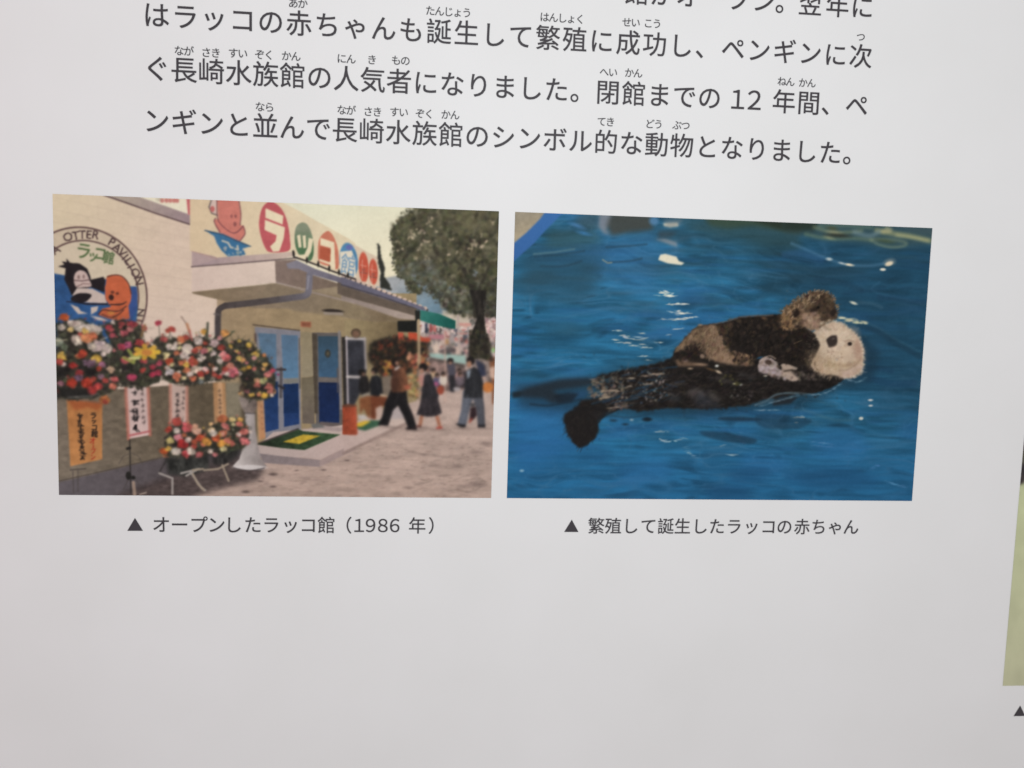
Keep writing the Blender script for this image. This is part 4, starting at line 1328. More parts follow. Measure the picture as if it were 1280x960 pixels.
    arrangement('red and pink spray with a yellow lily below the emblem',
                [(440, 310), (520, 270), (600, 260), (700, 290), (760, 330), (740, 430), (830, 470), (890, 520), (920, 640), (900, 720), (820, 770), (740, 800), (600, 790), (520, 700), (480, 600), (500, 440)], 'd',
                [(585, 290, 30, (170, 70, 66)), (670, 292, 36, (190, 72, 76)), (480, 318, 30, (196, 70, 78)), (650, 335, 26, PK), (605, 365, 30, (200, 92, 98)), (512, 382, 30, (200, 84, 96)), (585, 472, 32, (200, 70, 86)), (638, 462, 32, (196, 88, 120)),
                 (728, 440, 38, (200, 70, 70)), (765, 325, 26, (190, 92, 80)), (610, 580, 34, (206, 90, 90)), (760, 585, 28, (190, 74, 80)), (885, 605, 30, (206, 84, 100)), (835, 635, 28, (200, 70, 80)), (752, 660, 30, (200, 72, 66)),
                 (665, 718, 38, (208, 70, 100)), (875, 680, 36, (206, 66, 92)), (830, 695, 28, (210, 60, 84)), (495, 655, 26, (200, 170, 140)), (515, 280, 18, W_), (790, 450, 20, (206, 130, 100))],
                [([(740, 390), (770, 300)], 16, (150, 110, 70))], 6, [(190, 80, 80), PK], 330)
    for a in range(7):
        th = a * .9
        p.line([(785, 520), (785 + 92 * math.cos(th), 515 + 48 * math.sin(th))], 40, p.jit((222, 170, 50), .1), .9, .7)
    p.ell(785, 520, 42, 26, (206, 130, 56), 0, .8)
    for q in ([(640, 500), (680, 560), (720, 560), (730, 550)], [(690, 560), (680, 600), (600, 560)]):
        p.line(q, 26, (150, 156, 70), .9, .7)
    p.line([(650, 565), (720, 565)], 22, (200, 196, 120), .9, .7)
    arrangement('large white, orange and red spray at the picture edge',
                [(66, 300), (140, 280), (250, 260), (330, 290), (420, 330), (440, 420), (500, 470), (520, 560), (560, 700), (560, 800), (480, 840), (360, 880), (200, 890), (66, 880)], 'd',
                [(128, 240, 44, (208, 92, 44)), (250, 310, 56, (206, 188, 174)), (190, 290, 34, W_), (370, 345, 50, W_), (300, 350, 34, (220, 180, 90)), (320, 320, 30, W_), (230, 420, 52, W_), (310, 410, 50, (214, 130, 84)), (360, 390, 32, O_),
                 (400, 470, 60, (198, 178, 170)), (470, 490, 44, (200, 182, 172)), (350, 470, 40, W_), (110, 555, 40, Y_), (275, 535, 50, (196, 70, 48)), (385, 572, 44, Y_), (90, 600, 30, (200, 70, 64)), (200, 625, 34, (196, 58, 50)),
                 (340, 610, 40, V_), (430, 615, 34, (176, 110, 140)), (405, 650, 26, (196, 72, 54)), (250, 685, 32, (186, 64, 66)), (245, 725, 36, V_), (190, 765, 52, (204, 62, 44)), (310, 765, 50, (206, 68, 46)), (360, 735, 30, R_),
                 (105, 770, 34, (170, 110, 120)), (420, 715, 30, (150, 110, 130)), (455, 745, 32, (208, 80, 70)), (400, 790, 34, (206, 72, 66)), (350, 825, 42, (206, 62, 60)), (515, 790, 36, (214, 110, 90)), (530, 735, 28, (206, 90, 90)),
                 (500, 655, 30, (200, 160, 130)), (110, 320, 36, W_), (180, 340, 28, (210, 180, 110)), (130, 480, 30, (110, 120, 100)), (80, 440, 40, (150, 150, 130)), (440, 530, 26, W_), (450, 900, 40, (200, 110, 60)), (455, 915, 22, R_)],
                [([(66, 430), (150, 420)], 9, (196, 184, 150)), ([(130, 450), (135, 540)], 12, (84, 96, 72)), ([(420, 420), (470, 400)], 9, (180, 170, 150))], 14, [W_, O_, V_, R_], 260)
    p.poly([(280, 650), (370, 640), (380, 700), (300, 720)], (40, 36, 36), soft=2, op=.85)
    p.poly([(70, 640), (170, 640), (170, 720), (80, 730)], (40, 36, 38), soft=2, op=.7)
    p.poly([(72, 800), (320, 820), (360, 880), (150, 890), (72, 860)], (52, 50, 48), soft=2, op=.85)
    p.line([(160, 880), (330, 870), (400, 850)], 16, (120, 118, 112), .5, 1)
    # low baskets on folding stands
    p.elem('printed_stand', 'thin metal easel legs under the banners and baskets')
    p.t('g')
    p.line([(650, 450), (660, 880)], 10, (60, 54, 50), .85)
    for l in ([(655, 560), (600, 580), (565, 640)], [(655, 550), (720, 580), (750, 640)], [(650, 740), (600, 850)], [(690, 760), (770, 860)]):
        p.line(l, 6, (88, 78, 72), .7)
    p.line([(632, 520), (650, 515)], 24, (52, 48, 44), .9)
    p.ell(640, 735, 22, 34, (50, 48, 44)); p.ell(678, 750, 18, 16, (50, 48, 44))
    p.line([(680, 790), (690, 890)], 26, (168, 142, 122), .9)
    p.line([(730, 885), (780, 870)], 12, (176, 156, 140), .9)
    p.line([(180, 690), (300, 680)], 12, (84, 74, 68), .7); p.line([(200, 700), (205, 870)], 9, (88, 78, 74), .6); p.line([(240, 690), (240, 860)], 8, (92, 82, 76), .6)
    p.poly([(930, 580), (1280, 560), (1280, 680), (1100, 740), (960, 720)], (66, 66, 62), soft=2, tex=(.25, 5, 8, 5))
    p.line([(950, 590), (880, 720)], 9, (62, 56, 54), .9)
    for l in ([(885, 715), (990, 755), (990, 880)], [(1100, 735), (1180, 690)], [(1130, 700), (1220, 830), (1250, 850)], [(1060, 715), (1200, 680)]):
        p.line(l, 18, (168, 158, 150), .9, .6, True)
    p.t('h')
    p.poly([(150, 520), (400, 510), (340, 590), (260, 640), (160, 650)], (58, 56, 54), soft=2, tex=(.25, 5, 8, 5))
    for l in ([(0, 720), (40, 800), (90, 850)], [(235, 650), (285, 775)], [(90, 690), (200, 680), (280, 640)], [(0, 690), (80, 680)]):
        p.line(l, 18, (164, 146, 124), .9, .6, True)
    arrangement('low basket of pink roses beside the pedestal',
                [(150, 340), (250, 300), (330, 280), (400, 290), (440, 370), (440, 460), (400, 510), (300, 520), (180, 520), (140, 440)], 'h',
                [(142, 320, 18, (214, 170, 110)), (236, 280, 40, (206, 110, 66)), (315, 285, 26, (222, 190, 120)), (380, 285, 26, (206, 150, 70)), (255, 335, 34, (220, 120, 110)), (370, 320, 30, (214, 110, 92)), (325, 325, 18, C_),
                 (238, 396, 36, (220, 110, 80)), (300, 478, 34, (216, 110, 90)), (410, 380, 40, (206, 110, 96)), (410, 455, 40, (222, 110, 106)), (365, 400, 20, W_), (460, 382, 14, W_), (200, 497, 32, (214, 116, 96)), (212, 408, 20, Y_), (290, 398, 16, (120, 110, 90))],
                [], 5, [(200, 110, 90), PK], 200)
    arrangement('low basket of red, white and yellow flowers on a folding stand',
                [(940, 440), (990, 330), (1050, 310), (1150, 340), (1260, 400), (1330, 420), (1440, 430), (1450, 540), (1330, 560), (1220, 570), (1080, 585), (920, 570)], 'g',
                [(1025, 305, 38, R_), (960, 365, 34, (196, 66, 54)), (1025, 375, 36, W_), (1110, 350, 44, (216, 92, 92)), (1180, 380, 42, (224, 170, 140)), (1170, 340, 24, (206, 150, 120)), (970, 455, 36, (214, 186, 110)), (1035, 430, 36, (218, 130, 140)), (1075, 480, 44, (206, 52, 48)), (1210, 435, 44, (216, 84, 54)), (1115, 450, 26, W_),
                 (920, 540, 34, (210, 90, 44)), (955, 520, 26, Y_), (1015, 540, 40, W_), (1095, 560, 38, (206, 78, 80)), (1140, 540, 36, W_), (1200, 565, 30, (190, 100, 96)), (1260, 460, 40, (222, 150, 60)), (1165, 465, 26, (196, 90, 56)),
                 (1335, 430, 40, (214, 90, 54)), (1385, 475, 40, (224, 150, 60)), (1430, 450, 26, (220, 120, 96)), (1330, 565, 28, (214, 120, 120)), (1400, 520, 24, C_), (1290, 540, 22, W_), (1300, 370, 30, (222, 180, 130)), (1315, 395, 30, W_), (1390, 400, 20, (216, 150, 120))],
                [], 8, [W_, R_, O_, Y_], 120)
    k = np.clip(1 - p.img.mean(2) / 215, .05, 1)
    p.t('px')
    p.soften([(60, 395), (300, 390), (350, 440), (345, 500), (320, 560), (190, 590), (190, 530), (60, 510)], .75)
    k = np.clip(1 - p.img.mean(2) / 215, .05, 1)
    p.img *= 1 + (.075 * k * p.fbm(6, 5, 61))[..., None]
    # a touch of print grain
    g = np.random.RandomState(3).normal(0, 1, (p.h, p.w, 1))
    p.img = np.clip(p.img + blur(g, .8) * 2.5, 0, 255)
    p.whole = [(i, 0) for i, n in enumerate(p.names) if n == 'printed_person']
    return p

# ------------------------------------------------------------------ right picture: otter with pup on blue water
def paint_otters():
    p = Print([(644.4, 266), (1165.5, 286.3), (1139.8, 626.6), (633.1, 621.9)], 578, 383, 11)
    p.t('px')
    p.poly([(600, 240), (1200, 240), (1200, 660), (600, 660)], ('g', (900, 290), (38, 101, 136), (720, 600), (36, 115, 160)))
    # long, low ripples: several stretched scales
    yy, xx = np.mgrid[0:p.h, 0:p.w].astype(float)
    t = yy / p.h
    n = p.fbm(70, 14, 1) * .5 + p.noise(40, 5, 4) * .45 + p.noise(24, 3.2, 5) * .25 * (1 - .4 * t) + p.noise(120, 40, 6) * .5
    n = n + p.noise(17, 2.4, 7) * .34 + p.noise(52, 3.4, 8) * .4
    p.img *= (1 + .15 * n[..., None])
    # crossing ripples: thin crests and troughs of a warped height field, tilting down towards the right
    U, V = xx, yy - .10 * np.clip(xx - 300, 0, None) * (1 - .4 * t) + 6 * np.sin(xx / 90.0)
    w1, w2 = p.vn(U / 46, V / 26, 31), p.vn(U / 46, V / 26, 32)
    for sx, sy, sd, cr, am in ((64, 13, 41, (64, 124, 164), .75), (38, 8, 42, (58, 118, 156), .65), (24, 5, 43, (74, 126, 158), .5)):
        h_ = p.vn((U + 26 * w1) / sx, (V + 9 * w2) / sy, sd)
        crest = np.clip(1 - np.abs(h_) * 3.2, 0, 1) ** 2 * np.clip(.35 + p.noise(70, 40, sd + 5), 0, 1)
        p.img = p.img * (1 - am * crest[..., None]) + np.array(cr, float) * am * crest[..., None]
        tr_ = np.clip(h_ - .25, 0, 1) * np.clip(.5 + p.noise(60, 30, sd + 9), 0, 1)
        p.img *= 1 - .55 * am * tr_[..., None]
    g = np.clip(p.noise(90, 22, 9) + p.noise(36, 6, 10) * .6, 0, 1) * np.clip(1.15 - t * 1.2, 0.12, 1)
    p.img = p.img * (1 - .42 * g[..., None]) + np.array((48, 72, 78.)) * .42 * g[..., None]
    b = np.clip(p.noise(80, 26, 19) + p.noise(30, 5, 20) * .6 - .1, 0, 1)
    p.img = p.img * (1 - .5 * b[..., None]) + np.array((42, 106, 164.)) * .5 * b[..., None]
    # darker, greener water to the right of the animals
    p.poly([(1000, 300), (1180, 290), (1160, 520), (1080, 500), (1060, 400), (960, 370)], (32, 66, 88), soft=22, op=.55)
    p.poly([(640, 560), (1150, 560), (1150, 640), (630, 640)], (36, 96, 150), soft=18, op=.35)
    p.poly([(640, 480), (730, 520), (720, 570), (640, 600)], (38, 108, 168), soft=12, op=.5)
    p.poly([(750, 290), (830, 296), (815, 370), (740, 350)], (54, 118, 172), soft=12, op=.45)
    p.poly([(655, 310), (760, 320), (735, 375), (645, 372)], (44, 76, 92), soft=9, op=.55)
    # reflections at the top edge
    p.t('j')
    p.poly([(600, 60), (760, 60), (760, 190), (640, 170), (560, 130)], (72, 92, 98), soft=4, op=.6)
    p.poly([(760, 50), (870, 60), (860, 130), (820, 180), (860, 220), (800, 215), (755, 160)], (138, 136, 142), soft=2.2, op=.8)
    p.poly([(860, 60), (1180, 70), (1190, 180), (1000, 200), (860, 230), (820, 150)], (74, 76, 70), soft=3, op=.92)
    p.poly([(350, 170), (700, 190), (810, 270), (600, 320), (330, 310)], (58, 86, 82), soft=6, op=.6)
    p.ell(585, 148, 60, 16, (72, 128, 180), .3, 2, .8); p.ell(640, 208, 50, 14, (60, 128, 186), .2, 2, .8)
    p.line([(240, 375), (400, 360), (560, 335)], 16, (96, 128, 132), .6, 1.4)
    for l in ([(250, 395), (500, 370), (640, 350)], [(300, 470), (480, 470), (620, 430)], [(820, 320), (1000, 310), (1140, 296)], [(830, 440), (1000, 430), (1100, 410)]):
        p.line(l, 16, (40, 70, 88), .55, 1.5, smooth=True)
    p.line([(790, 420), (830, 445), (860, 442)], 12, (150, 150, 130), .7, 1)
    p.ell(1200, 110, 40, 36, (84, 132, 172), 0, 2.5, .85)
    # green band of reflected trees
    p.t('k')
    p.poly([(300, 90), (900, 110), (1280, 125), (1280, 340), (1000, 330), (760, 260), (500, 210), (350, 150)], (50, 80, 84), soft=6, op=.75)
    p.poly([(520, 95), (900, 110), (1280, 125), (1280, 210), (1100, 180), (900, 150), (700, 170), (560, 150)], (64, 84, 66), soft=3, op=.85)
    p.poly([(880, 105), (1290, 120), (1290, 200), (1150, 190), (1000, 140)], (46, 58, 46), soft=2.5, op=.9)
    p.t('l')
    p.poly([(0, 115), (250, 130), (1190, 165), (1185, 300), (900, 330), (560, 280), (300, 260), (0, 200)], (58, 84, 88), soft=4, op=.8)
    p.poly([(0, 115), (270, 128), (240, 190), (100, 190), (0, 180)], (44, 58, 48), soft=2.5, op=.9)
    GL = (150, 158, 112)
    for l, w_, c in (([(240, 160), (330, 190), (420, 205), (520, 200), (620, 190)], 22, (140, 150, 108)), ([(170, 215), (300, 245), (420, 255), (560, 250), (700, 265)], 20, (124, 142, 104)),
                     ([(280, 150), (500, 150), (700, 165)], 24, (108, 130, 108)), ([(700, 265), (760, 300), (860, 320), (960, 310), (975, 285), (900, 265), (780, 255), (690, 260)], 16, (150, 160, 120)),
                     ([(740, 185), (860, 210), (1000, 230), (1170, 270)], 36, (176, 170, 112)), ([(560, 200), (680, 230), (760, 200)], 30, (122, 148, 156)), ([(820, 170), (850, 185), (790, 195)], 30, (196, 184, 130)),
                     ([(900, 225), (1040, 245), (1150, 268)], 18, (196, 190, 128))):
        p.line(l, w_ * 1.2, c, .55, 1.8, smooth=True)
    p.ell(385, 170, 50, 13, (84, 82, 50), .1, 1.2, .8)
    p.ell(430, 226, 110, 16, (52, 56, 48), .03, 1.2, .95)
    p.ell(810, 272, 80, 14, (74, 92, 66), .1, 1.3, .9)
    p.ell(400, 200, 60, 7, (196, 182, 130), .05, 1, .8)
    p.ell(360, 245, 44, 7, (190, 180, 120), .2, 1, .8)
    p.poly([(930, 160), (1190, 170), (1185, 230), (1050, 210)], (72, 92, 96), soft=2, op=.7)
    p.soften([(150, 110), (1200, 150), (1190, 340), (500, 300), (150, 260)], 1.5)
    # pale ripple lines
    for l, w_, c, o_ in (([(60, 290), (200, 350), (330, 405), (430, 440), (560, 465), (720, 465), (850, 440)], 16, (90, 140, 176), .75), ([(0, 380), (120, 370), (300, 420)], 40, (52, 104, 160), .4),
                         ([(760, 600), (700, 650), (760, 690), (900, 720), (1120, 770)], 10, (76, 128, 166), .6), ([(560, 380), (680, 370), (760, 330)], 12, (58, 100, 140), .6),
                         ([(350, 550), (520, 540), (760, 520)], 10, (64, 104, 140), .5), ([(800, 620), (960, 640), (1130, 640)], 8, (70, 116, 160), .5), ([(560, 760), (700, 770), (780, 800)], 20, (80, 112, 130), .5),
                         ([(760, 720), (900, 740), (1120, 765)], 30, (34, 66, 92), .6), ([(250, 580), (450, 600), (620, 660)], 36, (34, 66, 90), .5), ([(480, 690), (800, 650)], 30, (32, 62, 88), .4)):
        p.line(l, w_ * 1.3, c, o_ * .7, 2.2, smooth=True)
    p.t('o')
    for l, w_, c, o_ in (([(640, 150), (760, 200), (880, 280), (1090, 390)], 10, (84, 128, 140), .6), ([(600, 170), (760, 230), (900, 320), (1080, 420)], 40, (32, 62, 82), .6),
                         ([(0, 720), (200, 750), (330, 800), (420, 820)], 14, (70, 112, 128), .5), ([(100, 830), (250, 880), (400, 930), (520, 930)], 18, (76, 116, 130), .5), ([(580, 790), (740, 800)], 14, (70, 118, 150), .6),
                         ([(620, 560), (720, 520), (860, 540)], 40, (30, 64, 96), .5), ([(680, 600), (860, 640), (1040, 640)], 50, (30, 68, 104), .5)):
        p.line(l, w_ * 1.2, c, o_ * .75, 2.2, smooth=True)
    # pool edge ------------------------------------------------------------------
    p.elem('printed_pool_edge', 'beige deck and bright blue rim of the pool in the corner')
    p.t('j')
    p.poly([(60, 20), (480, 40), (430, 90), (330, 190), (240, 290), (150, 370), (70, 440)], ('g', (400, 60), (58, 112, 178), (100, 400), (56, 106, 172)), soft=.9)
    p.poly([(60, 20), (330, 40), (290, 95), (180, 205), (60, 305)], ('g', (100, 60), (150, 140, 120), (150, 200), (162, 148, 122)), soft=.9, tex=(.05, 10, 10, 3))
    p.use(0)
    # glints ---------------------------------------------------------------------
    G = (214, 206, 180)
    p.t('k')
    p.poly([(160, 380), (200, 372), (290, 395), (310, 430), (355, 445), (330, 462), (220, 448), (145, 420)], G, soft=.8)
    for q in ([(185, 128), (300, 122), (308, 152), (240, 160), (190, 150)],):
        p.poly(q, (206, 198, 172), soft=1.2)
    p.poly([(180, 95), (350, 90), (310, 150), (220, 170)], (120, 128, 130), soft=2.5, op=.6)
    p.poly([(120, 255), (200, 250), (290, 280), (300, 318), (240, 300)], (130, 140, 148), soft=1.6, op=.9)
    p.poly([(150, 190), (300, 200), (250, 240), (140, 250)], (60, 72, 78), soft=2.5, op=.7)
    for l, w_ in (([(150, 682), (220, 680), (295, 692)], 18), ([(135, 706), (200, 704), (285, 712)], 15), ([(205, 776), (280, 772), (370, 770)], 15), ([(245, 838), (310, 830), (380, 845)], 22), ([(290, 855), (350, 845)], 14), ([(260, 895), (320, 892), (360, 886)], 16),
                  ([(360, 884), (455, 874)], 8)):
        p.spark(l, w_, (206, 202, 184), 1)
    p.line([(180, 895), (260, 896)], 7, (130, 150, 160), .8)
    p.t('n')
    for l, w_ in (([(260, 205), (345, 198)], 9), ([(215, 250), (240, 248)], 10), ([(0, 240), (30, 236)], 9), ([(350, 345), (410, 335)], 5)):
        p.spark(l, w_, (160, 172, 176), .9)
    p.t('l')
    p.ell(360, 415, 26, 12, (190, 196, 190), .1, 1.2, .9); p.ell(520, 460, 40, 10, (214, 200, 170), .12, .9); p.ell(460, 448, 26, 8, (170, 180, 180), .2, 1)
    p.ell(845, 440, 50, 30, (150, 150, 140), -.2, 2.2, .6); p.ell(840, 452, 36, 18, (212, 196, 166), -.3, 1); p.ell(790, 498, 26, 12, (212, 206, 186), 0, .8)
    p.ell(555, 765, 34, 11, (190, 190, 170), .3, .9)
    p.spark([(440, 880), (500, 900), (560, 915), (620, 912), (660, 925)], 26, (196, 190, 156), 1)
    p.spark([(430, 870), (520, 905)], 10, (214, 206, 170), .8)
    p.t('o')
    p.spark([(440, 110), (500, 125), (560, 150), (630, 158)], 22, (206, 198, 160), 1)
    p.ell(690, 772, 22, 9, (190, 190, 186), 0, .8); p.ell(692, 816, 18, 8, (190, 190, 186), 0, .8); p.ell(615, 918, 20, 14, (190, 192, 180), 0, .9); p.ell(650, 158, 20, 8, (200, 196, 160), .2, .8)
    p.ell(650, 548, 14, 6, (160, 170, 170), 0, .8); p.ell(640, 520, 14, 5, (140, 150, 150), 0, .8); p.line([(100, 905), (160, 910)], 8, (180, 180, 170), .8); p.ell(95, 950, 14, 6, (150, 160, 160), 0, .8)
    p.t('m')
    for x, y, rx, ry in ((900, 215, 40, 9), (960, 262, 44, 14), (900, 290, 26, 7), (1020, 280, 24, 9), (1090, 280, 46, 16), (1105, 237, 14, 8), (960, 312, 50, 8), (1100, 325, 24, 8), (1040, 335, 36, 6), (1130, 348, 50, 6), (1270, 125, 14, 10), (1155, 450, 12, 8), (1110, 418, 24, 8), (1240, 310, 30, 5)):
        p.spark([(x - rx, y - ry * .3), (x + rx, y + ry * .3)], max(ry * 1.6, 9), (168, 174, 168), .95)
    p.t('q')
    p.ell(140, 562, 18, 11, (130, 170, 190), 0, .9, .9)
    p.line([(1210, 255), (1280, 255)], 8, (130, 150, 160), .8); p.line([(1240, 310), (1280, 330)], 10, (150, 165, 170), .8)
    p.t((620, 260, 2.2857))
    for l, w_, c in (([(470, 662), (500, 668), (540, 656)], 5, (140, 165, 176)), ([(455, 640), (490, 636)], 5, (120, 150, 166)), ([(540, 680), (550, 700), (575, 716)], 4, (110, 146, 168)), ([(665, 706), (690, 706)], 5, (140, 165, 176)), ([(640, 682), (655, 676)], 4, (120, 150, 166)),
                     ([(850, 600), (880, 598)], 4, (160, 170, 166)), ([(910, 680), (960, 684)], 7, (70, 120, 160)), ([(900, 668), (960, 676)], 4, (90, 136, 170)), ([(1070, 745), (1100, 735)], 6, (64, 124, 176)), ([(1110, 780), (1170, 800)], 4, (80, 136, 180)), ([(700, 640), (690, 660), (720, 680)], 4, (60, 110, 150))):
        p.spark(l, w_ * 1.2, c, .8)
    for q, o_ in (([(640, 598), (720, 598), (760, 606), (700, 610), (640, 606)], .85), ([(740, 595), (800, 590), (900, 605), (860, 630), (760, 626)], .5), ([(580, 640), (640, 640), (740, 660), (720, 675), (620, 660)], .6)):
        p.poly(q, (32, 58, 78), soft=1.5, op=o_, smooth=True)
    for q in ([(660, 750), (740, 745), (780, 770), (700, 790)], [(600, 800), (700, 795), (720, 830), (620, 835)], [(230, 700), (320, 690), (300, 730)], [(820, 760), (1000, 740), (1100, 790), (900, 800)]):
        p.poly(q, (30, 84, 130), soft=5, op=.45, smooth=True)
    for q in ([(350, 740), (470, 720), (500, 760), (380, 790)], [(720, 700), (840, 720), (800, 760), (700, 740)], [(60, 600), (180, 590), (180, 690), (60, 720)], [(900, 640), (1020, 630), (1060, 700), (930, 710)]):
        p.poly(q, (44, 112, 172), soft=6, op=.4, smooth=True)
    # shade of the animals on the water
    p.t('px')
    p.poly([(640, 480), (740, 470), (850, 450), (1060, 460), (1070, 480), (1000, 510), (860, 522), (760, 520), (650, 510)], (30, 52, 66), soft=6, op=.6)
    p.poly([(1055, 400), (1100, 440), (1090, 480), (1060, 485)], (30, 56, 74), soft=5, op=.6)
    # mother ------------------------------------------------------------------------
    D = (38, 33, 31)
    p.elem('printed_sea_otter', 'mother otter floating on her back, pale head to the right and dark tail to the left')
    p.t('px')
    body = [(735, 478), (752, 468), (790, 461), (830, 452), (842, 446), (870, 440), (930, 452), (990, 440), (1016, 452), (1060, 470), (1046, 480), (1022, 490), (990, 494), (955, 500), (930, 508), (880, 512), (840, 510), (800, 514), (770, 508), (745, 518), (715, 512), (728, 500), (760, 494)]
    p.poly(body, D, soft=1.0, fuzz=1.2, tex=(.2, 8, 3, 3))
    # left flipper
    p.poly([(638, 494), (660, 484), (700, 474), (738, 472), (740, 482), (690, 488), (700, 495), (712, 500), (690, 504), (680, 498), (655, 496)], (40, 48, 56), soft=2.2, op=.85)
    # right flipper / tail tip
    p.poly([(707, 522), (716, 514), (734, 510), (746, 518), (746, 535), (742, 546), (731, 553), (724, 557), (716, 553), (709, 540)], (36, 31, 31), soft=.8, fuzz=.7)
    p.poly([(728, 515), (750, 505), (790, 498), (790, 508), (760, 516), (748, 526), (735, 522)], (40, 36, 36), soft=1, op=.95)
    p.fur([(704, 522), (752, 512), (746, 548), (724, 558)], 120, 7, 1.0, 2.2, [(52, 46, 44), (30, 26, 26), (62, 54, 48)], .5)
    p.soften([(640, 470), (760, 460), (760, 520), (640, 510)], 1.2)
    p.fur(body, 1500, 9, 1.1, lambda x, y: -.2, [(30, 26, 25), (50, 43, 39), (62, 53, 46), (26, 24, 24), (72, 60, 50)], .5, .5)
    # wet glints along the legs
    wl = [(732, 474), (770, 464), (830, 456), (845, 480), (830, 505), (770, 510), (730, 500)]
    p.fur(wl, 150, 8, 1.1, lambda x, y: -.3, [(104, 94, 86), (120, 106, 96), (80, 76, 74), (64, 72, 80)], .6, .6)
    p.fur(wl, 40, 13, 2.0, lambda x, y: -.3, [(36, 66, 92), (40, 74, 104)], .6, .3)
    p.dabs(wl, 26, 1.6, [(150, 138, 124), (120, 112, 106)], .7, .4, False)
    p.dabs([(735, 485), (782, 482), (778, 497), (738, 496)], 26, 2.4, [(150, 128, 104), (120, 104, 92)], .8, .4, False)
    p.line([(750, 498), (762, 496)], 1.8, (196, 164, 110), .9)
    p.t('m')
    for l in ([(780, 740), (840, 745)], [(700, 600), (760, 590)], [(960, 600), (1040, 592)], [(1090, 580), (1180, 575)], [(800, 700), (860, 690), (930, 700)], [(1160, 640), (1190, 635)]):
        p.spark(l, 14, (140, 124, 112), .7)
    p.dabs([(800, 800), (1000, 780), (1000, 830), (820, 860)], 24, 14, [(110, 92, 82), (80, 72, 68)], .7, .5, False)
    p.poly([(560, 700), (680, 690), (640, 740), (520, 790), (400, 760)], (40, 82, 120), soft=1.5, op=.7)
    p.t('n')
    p.dabs([(0, 540), (200, 540), (220, 800), (0, 800)], 40, 11, [(150, 140, 130), (110, 104, 100), (60, 84, 104)], .8, .5, False)
    p.poly([(380, 700), (440, 680), (500, 700), (510, 750), (400, 750)], (86, 78, 76), soft=2.5, op=.8)
    p.poly([(520, 720), (600, 705), (640, 760), (560, 780)], (74, 68, 60), soft=2.5, op=.6)
    p.poly([(480, 700), (560, 760), (660, 800), (640, 830), (480, 830), (420, 780)], (56, 60, 68), soft=4, op=.7)
    p.poly([(220, 720), (300, 730), (340, 780), (240, 770)], (60, 66, 70), soft=3, op=.7)
    p.dabs([(620, 570), (760, 570), (830, 640), (650, 650)], 18, 14, [(92, 88, 44), (72, 70, 42), (60, 54, 38)], .7, .6, False)
    p.ell(750, 640, 12, 6, (206, 200, 140), 0, .7); p.ell(806, 648, 14, 7, (150, 150, 140), -.3, .7); p.ell(612, 497, 16, 10, (206, 206, 196), 0, .8); p.ell(625, 545, 30, 10, (190, 168, 140), .4, .8); p.ell(1000, 577, 16, 7, (206, 196, 176), 0, .7)
    p.ell(560, 525, 40, 8, (110, 82, 50), .3, 1, .8)
    p.dabs([(700, 680), (900, 690), (880, 780), (720, 780)], 22, 9, [(92, 84, 80), (120, 112, 104)], .6, .5, False)
    p.line([(920, 810), (1000, 780), (1080, 730), (1180, 715), (1270, 720)], 16, (96, 122, 134), .75, 1.2, smooth=True)
    p.poly([(1060, 770), (1150, 740), (1270, 740), (1200, 800), (1060, 815)], (40, 44, 50), soft=1.4, op=.9)
    p.line([(950, 800), (1060, 770)], 26, (64, 92, 108), .7, 1.5)
    # right-hand flank below the head
    p.t('o')
    p.poly([(0, 560), (120, 590), (260, 540), (480, 590), (420, 650), (300, 700), (200, 722), (0, 700)], (40, 35, 33), soft=.9, fuzz=.8, tex=(.2, 6, 3, 4))
    p.dabs([(60, 540), (280, 560), (260, 610), (80, 610)], 30, 14, [(110, 98, 88), (84, 74, 66)], .7, .5, False)
    p.line([(0, 712), (100, 708), (220, 724)], 7, (96, 120, 124), .6)
    # mother's head --------------------------------------------------------------------
    HD = [(215, 240), (270, 200), (330, 160), (390, 145), (450, 150), (520, 200), (580, 255), (622, 310), (636, 400), (632, 480), (618, 540), (560, 585), (490, 598), (430, 580), (380, 570), (300, 560), (250, 540), (215, 500), (205, 440), (170, 390), (165, 330), (190, 290)]
    p.poly(HD, ('g', (200, 350), (178, 156, 130), (560, 420), (190, 166, 142)), soft=.8, fuzz=.8, tex=(.05, 9, 9, 3))
    p.poly([(300, 180), (440, 165), (540, 250), (560, 350), (440, 400), (330, 400), (300, 300)], (204, 184, 160), soft=5, op=.75)
    p.poly([(230, 240), (300, 190), (330, 210), (270, 280), (230, 300)], (170, 154, 140), soft=3, op=.7)
    p.poly([(165, 330), (230, 420), (320, 480), (300, 560), (215, 510), (190, 400)], (172, 146, 118), soft=3, op=.7)
    p.poly([(560, 240), (640, 380), (635, 500), (580, 440), (560, 330)], (176, 142, 122), soft=3.5, op=.7)
    p.poly([(330, 420), (400, 470), (500, 490), (600, 450), (620, 480), (520, 520), (440, 540), (330, 500)], (180, 156, 118), soft=3, op=.7)
    p.fur(HD, 420, 26, 5, lambda x, y: math.atan2(y - 330, x - 430), [(206, 188, 164), (160, 138, 116), (192, 170, 146), (150, 126, 104), (214, 198, 176)], .4, .4)
    p.poly([(540, 520), (625, 480), (622, 545), (560, 585), (480, 598), (440, 585), (450, 550)], (180, 152, 140), soft=2.2, op=.6)
    p.line([(440, 540), (500, 535), (550, 505), (590, 480), (625, 440)], 8, (122, 94, 80), .25, 1.7, smooth=True)
    p.line([(330, 420), (350, 460), (430, 500), (520, 500), (600, 455)], 8, (146, 112, 86), .3, 1.6, smooth=True)
    p.poly([(340, 285), (375, 262), (415, 258), (424, 300), (420, 335), (390, 342), (368, 355), (352, 345), (350, 310)], (78, 66, 60), soft=.7)
    p.ell(395, 300, 22, 18, (92, 78, 70), 0, 1, .7)
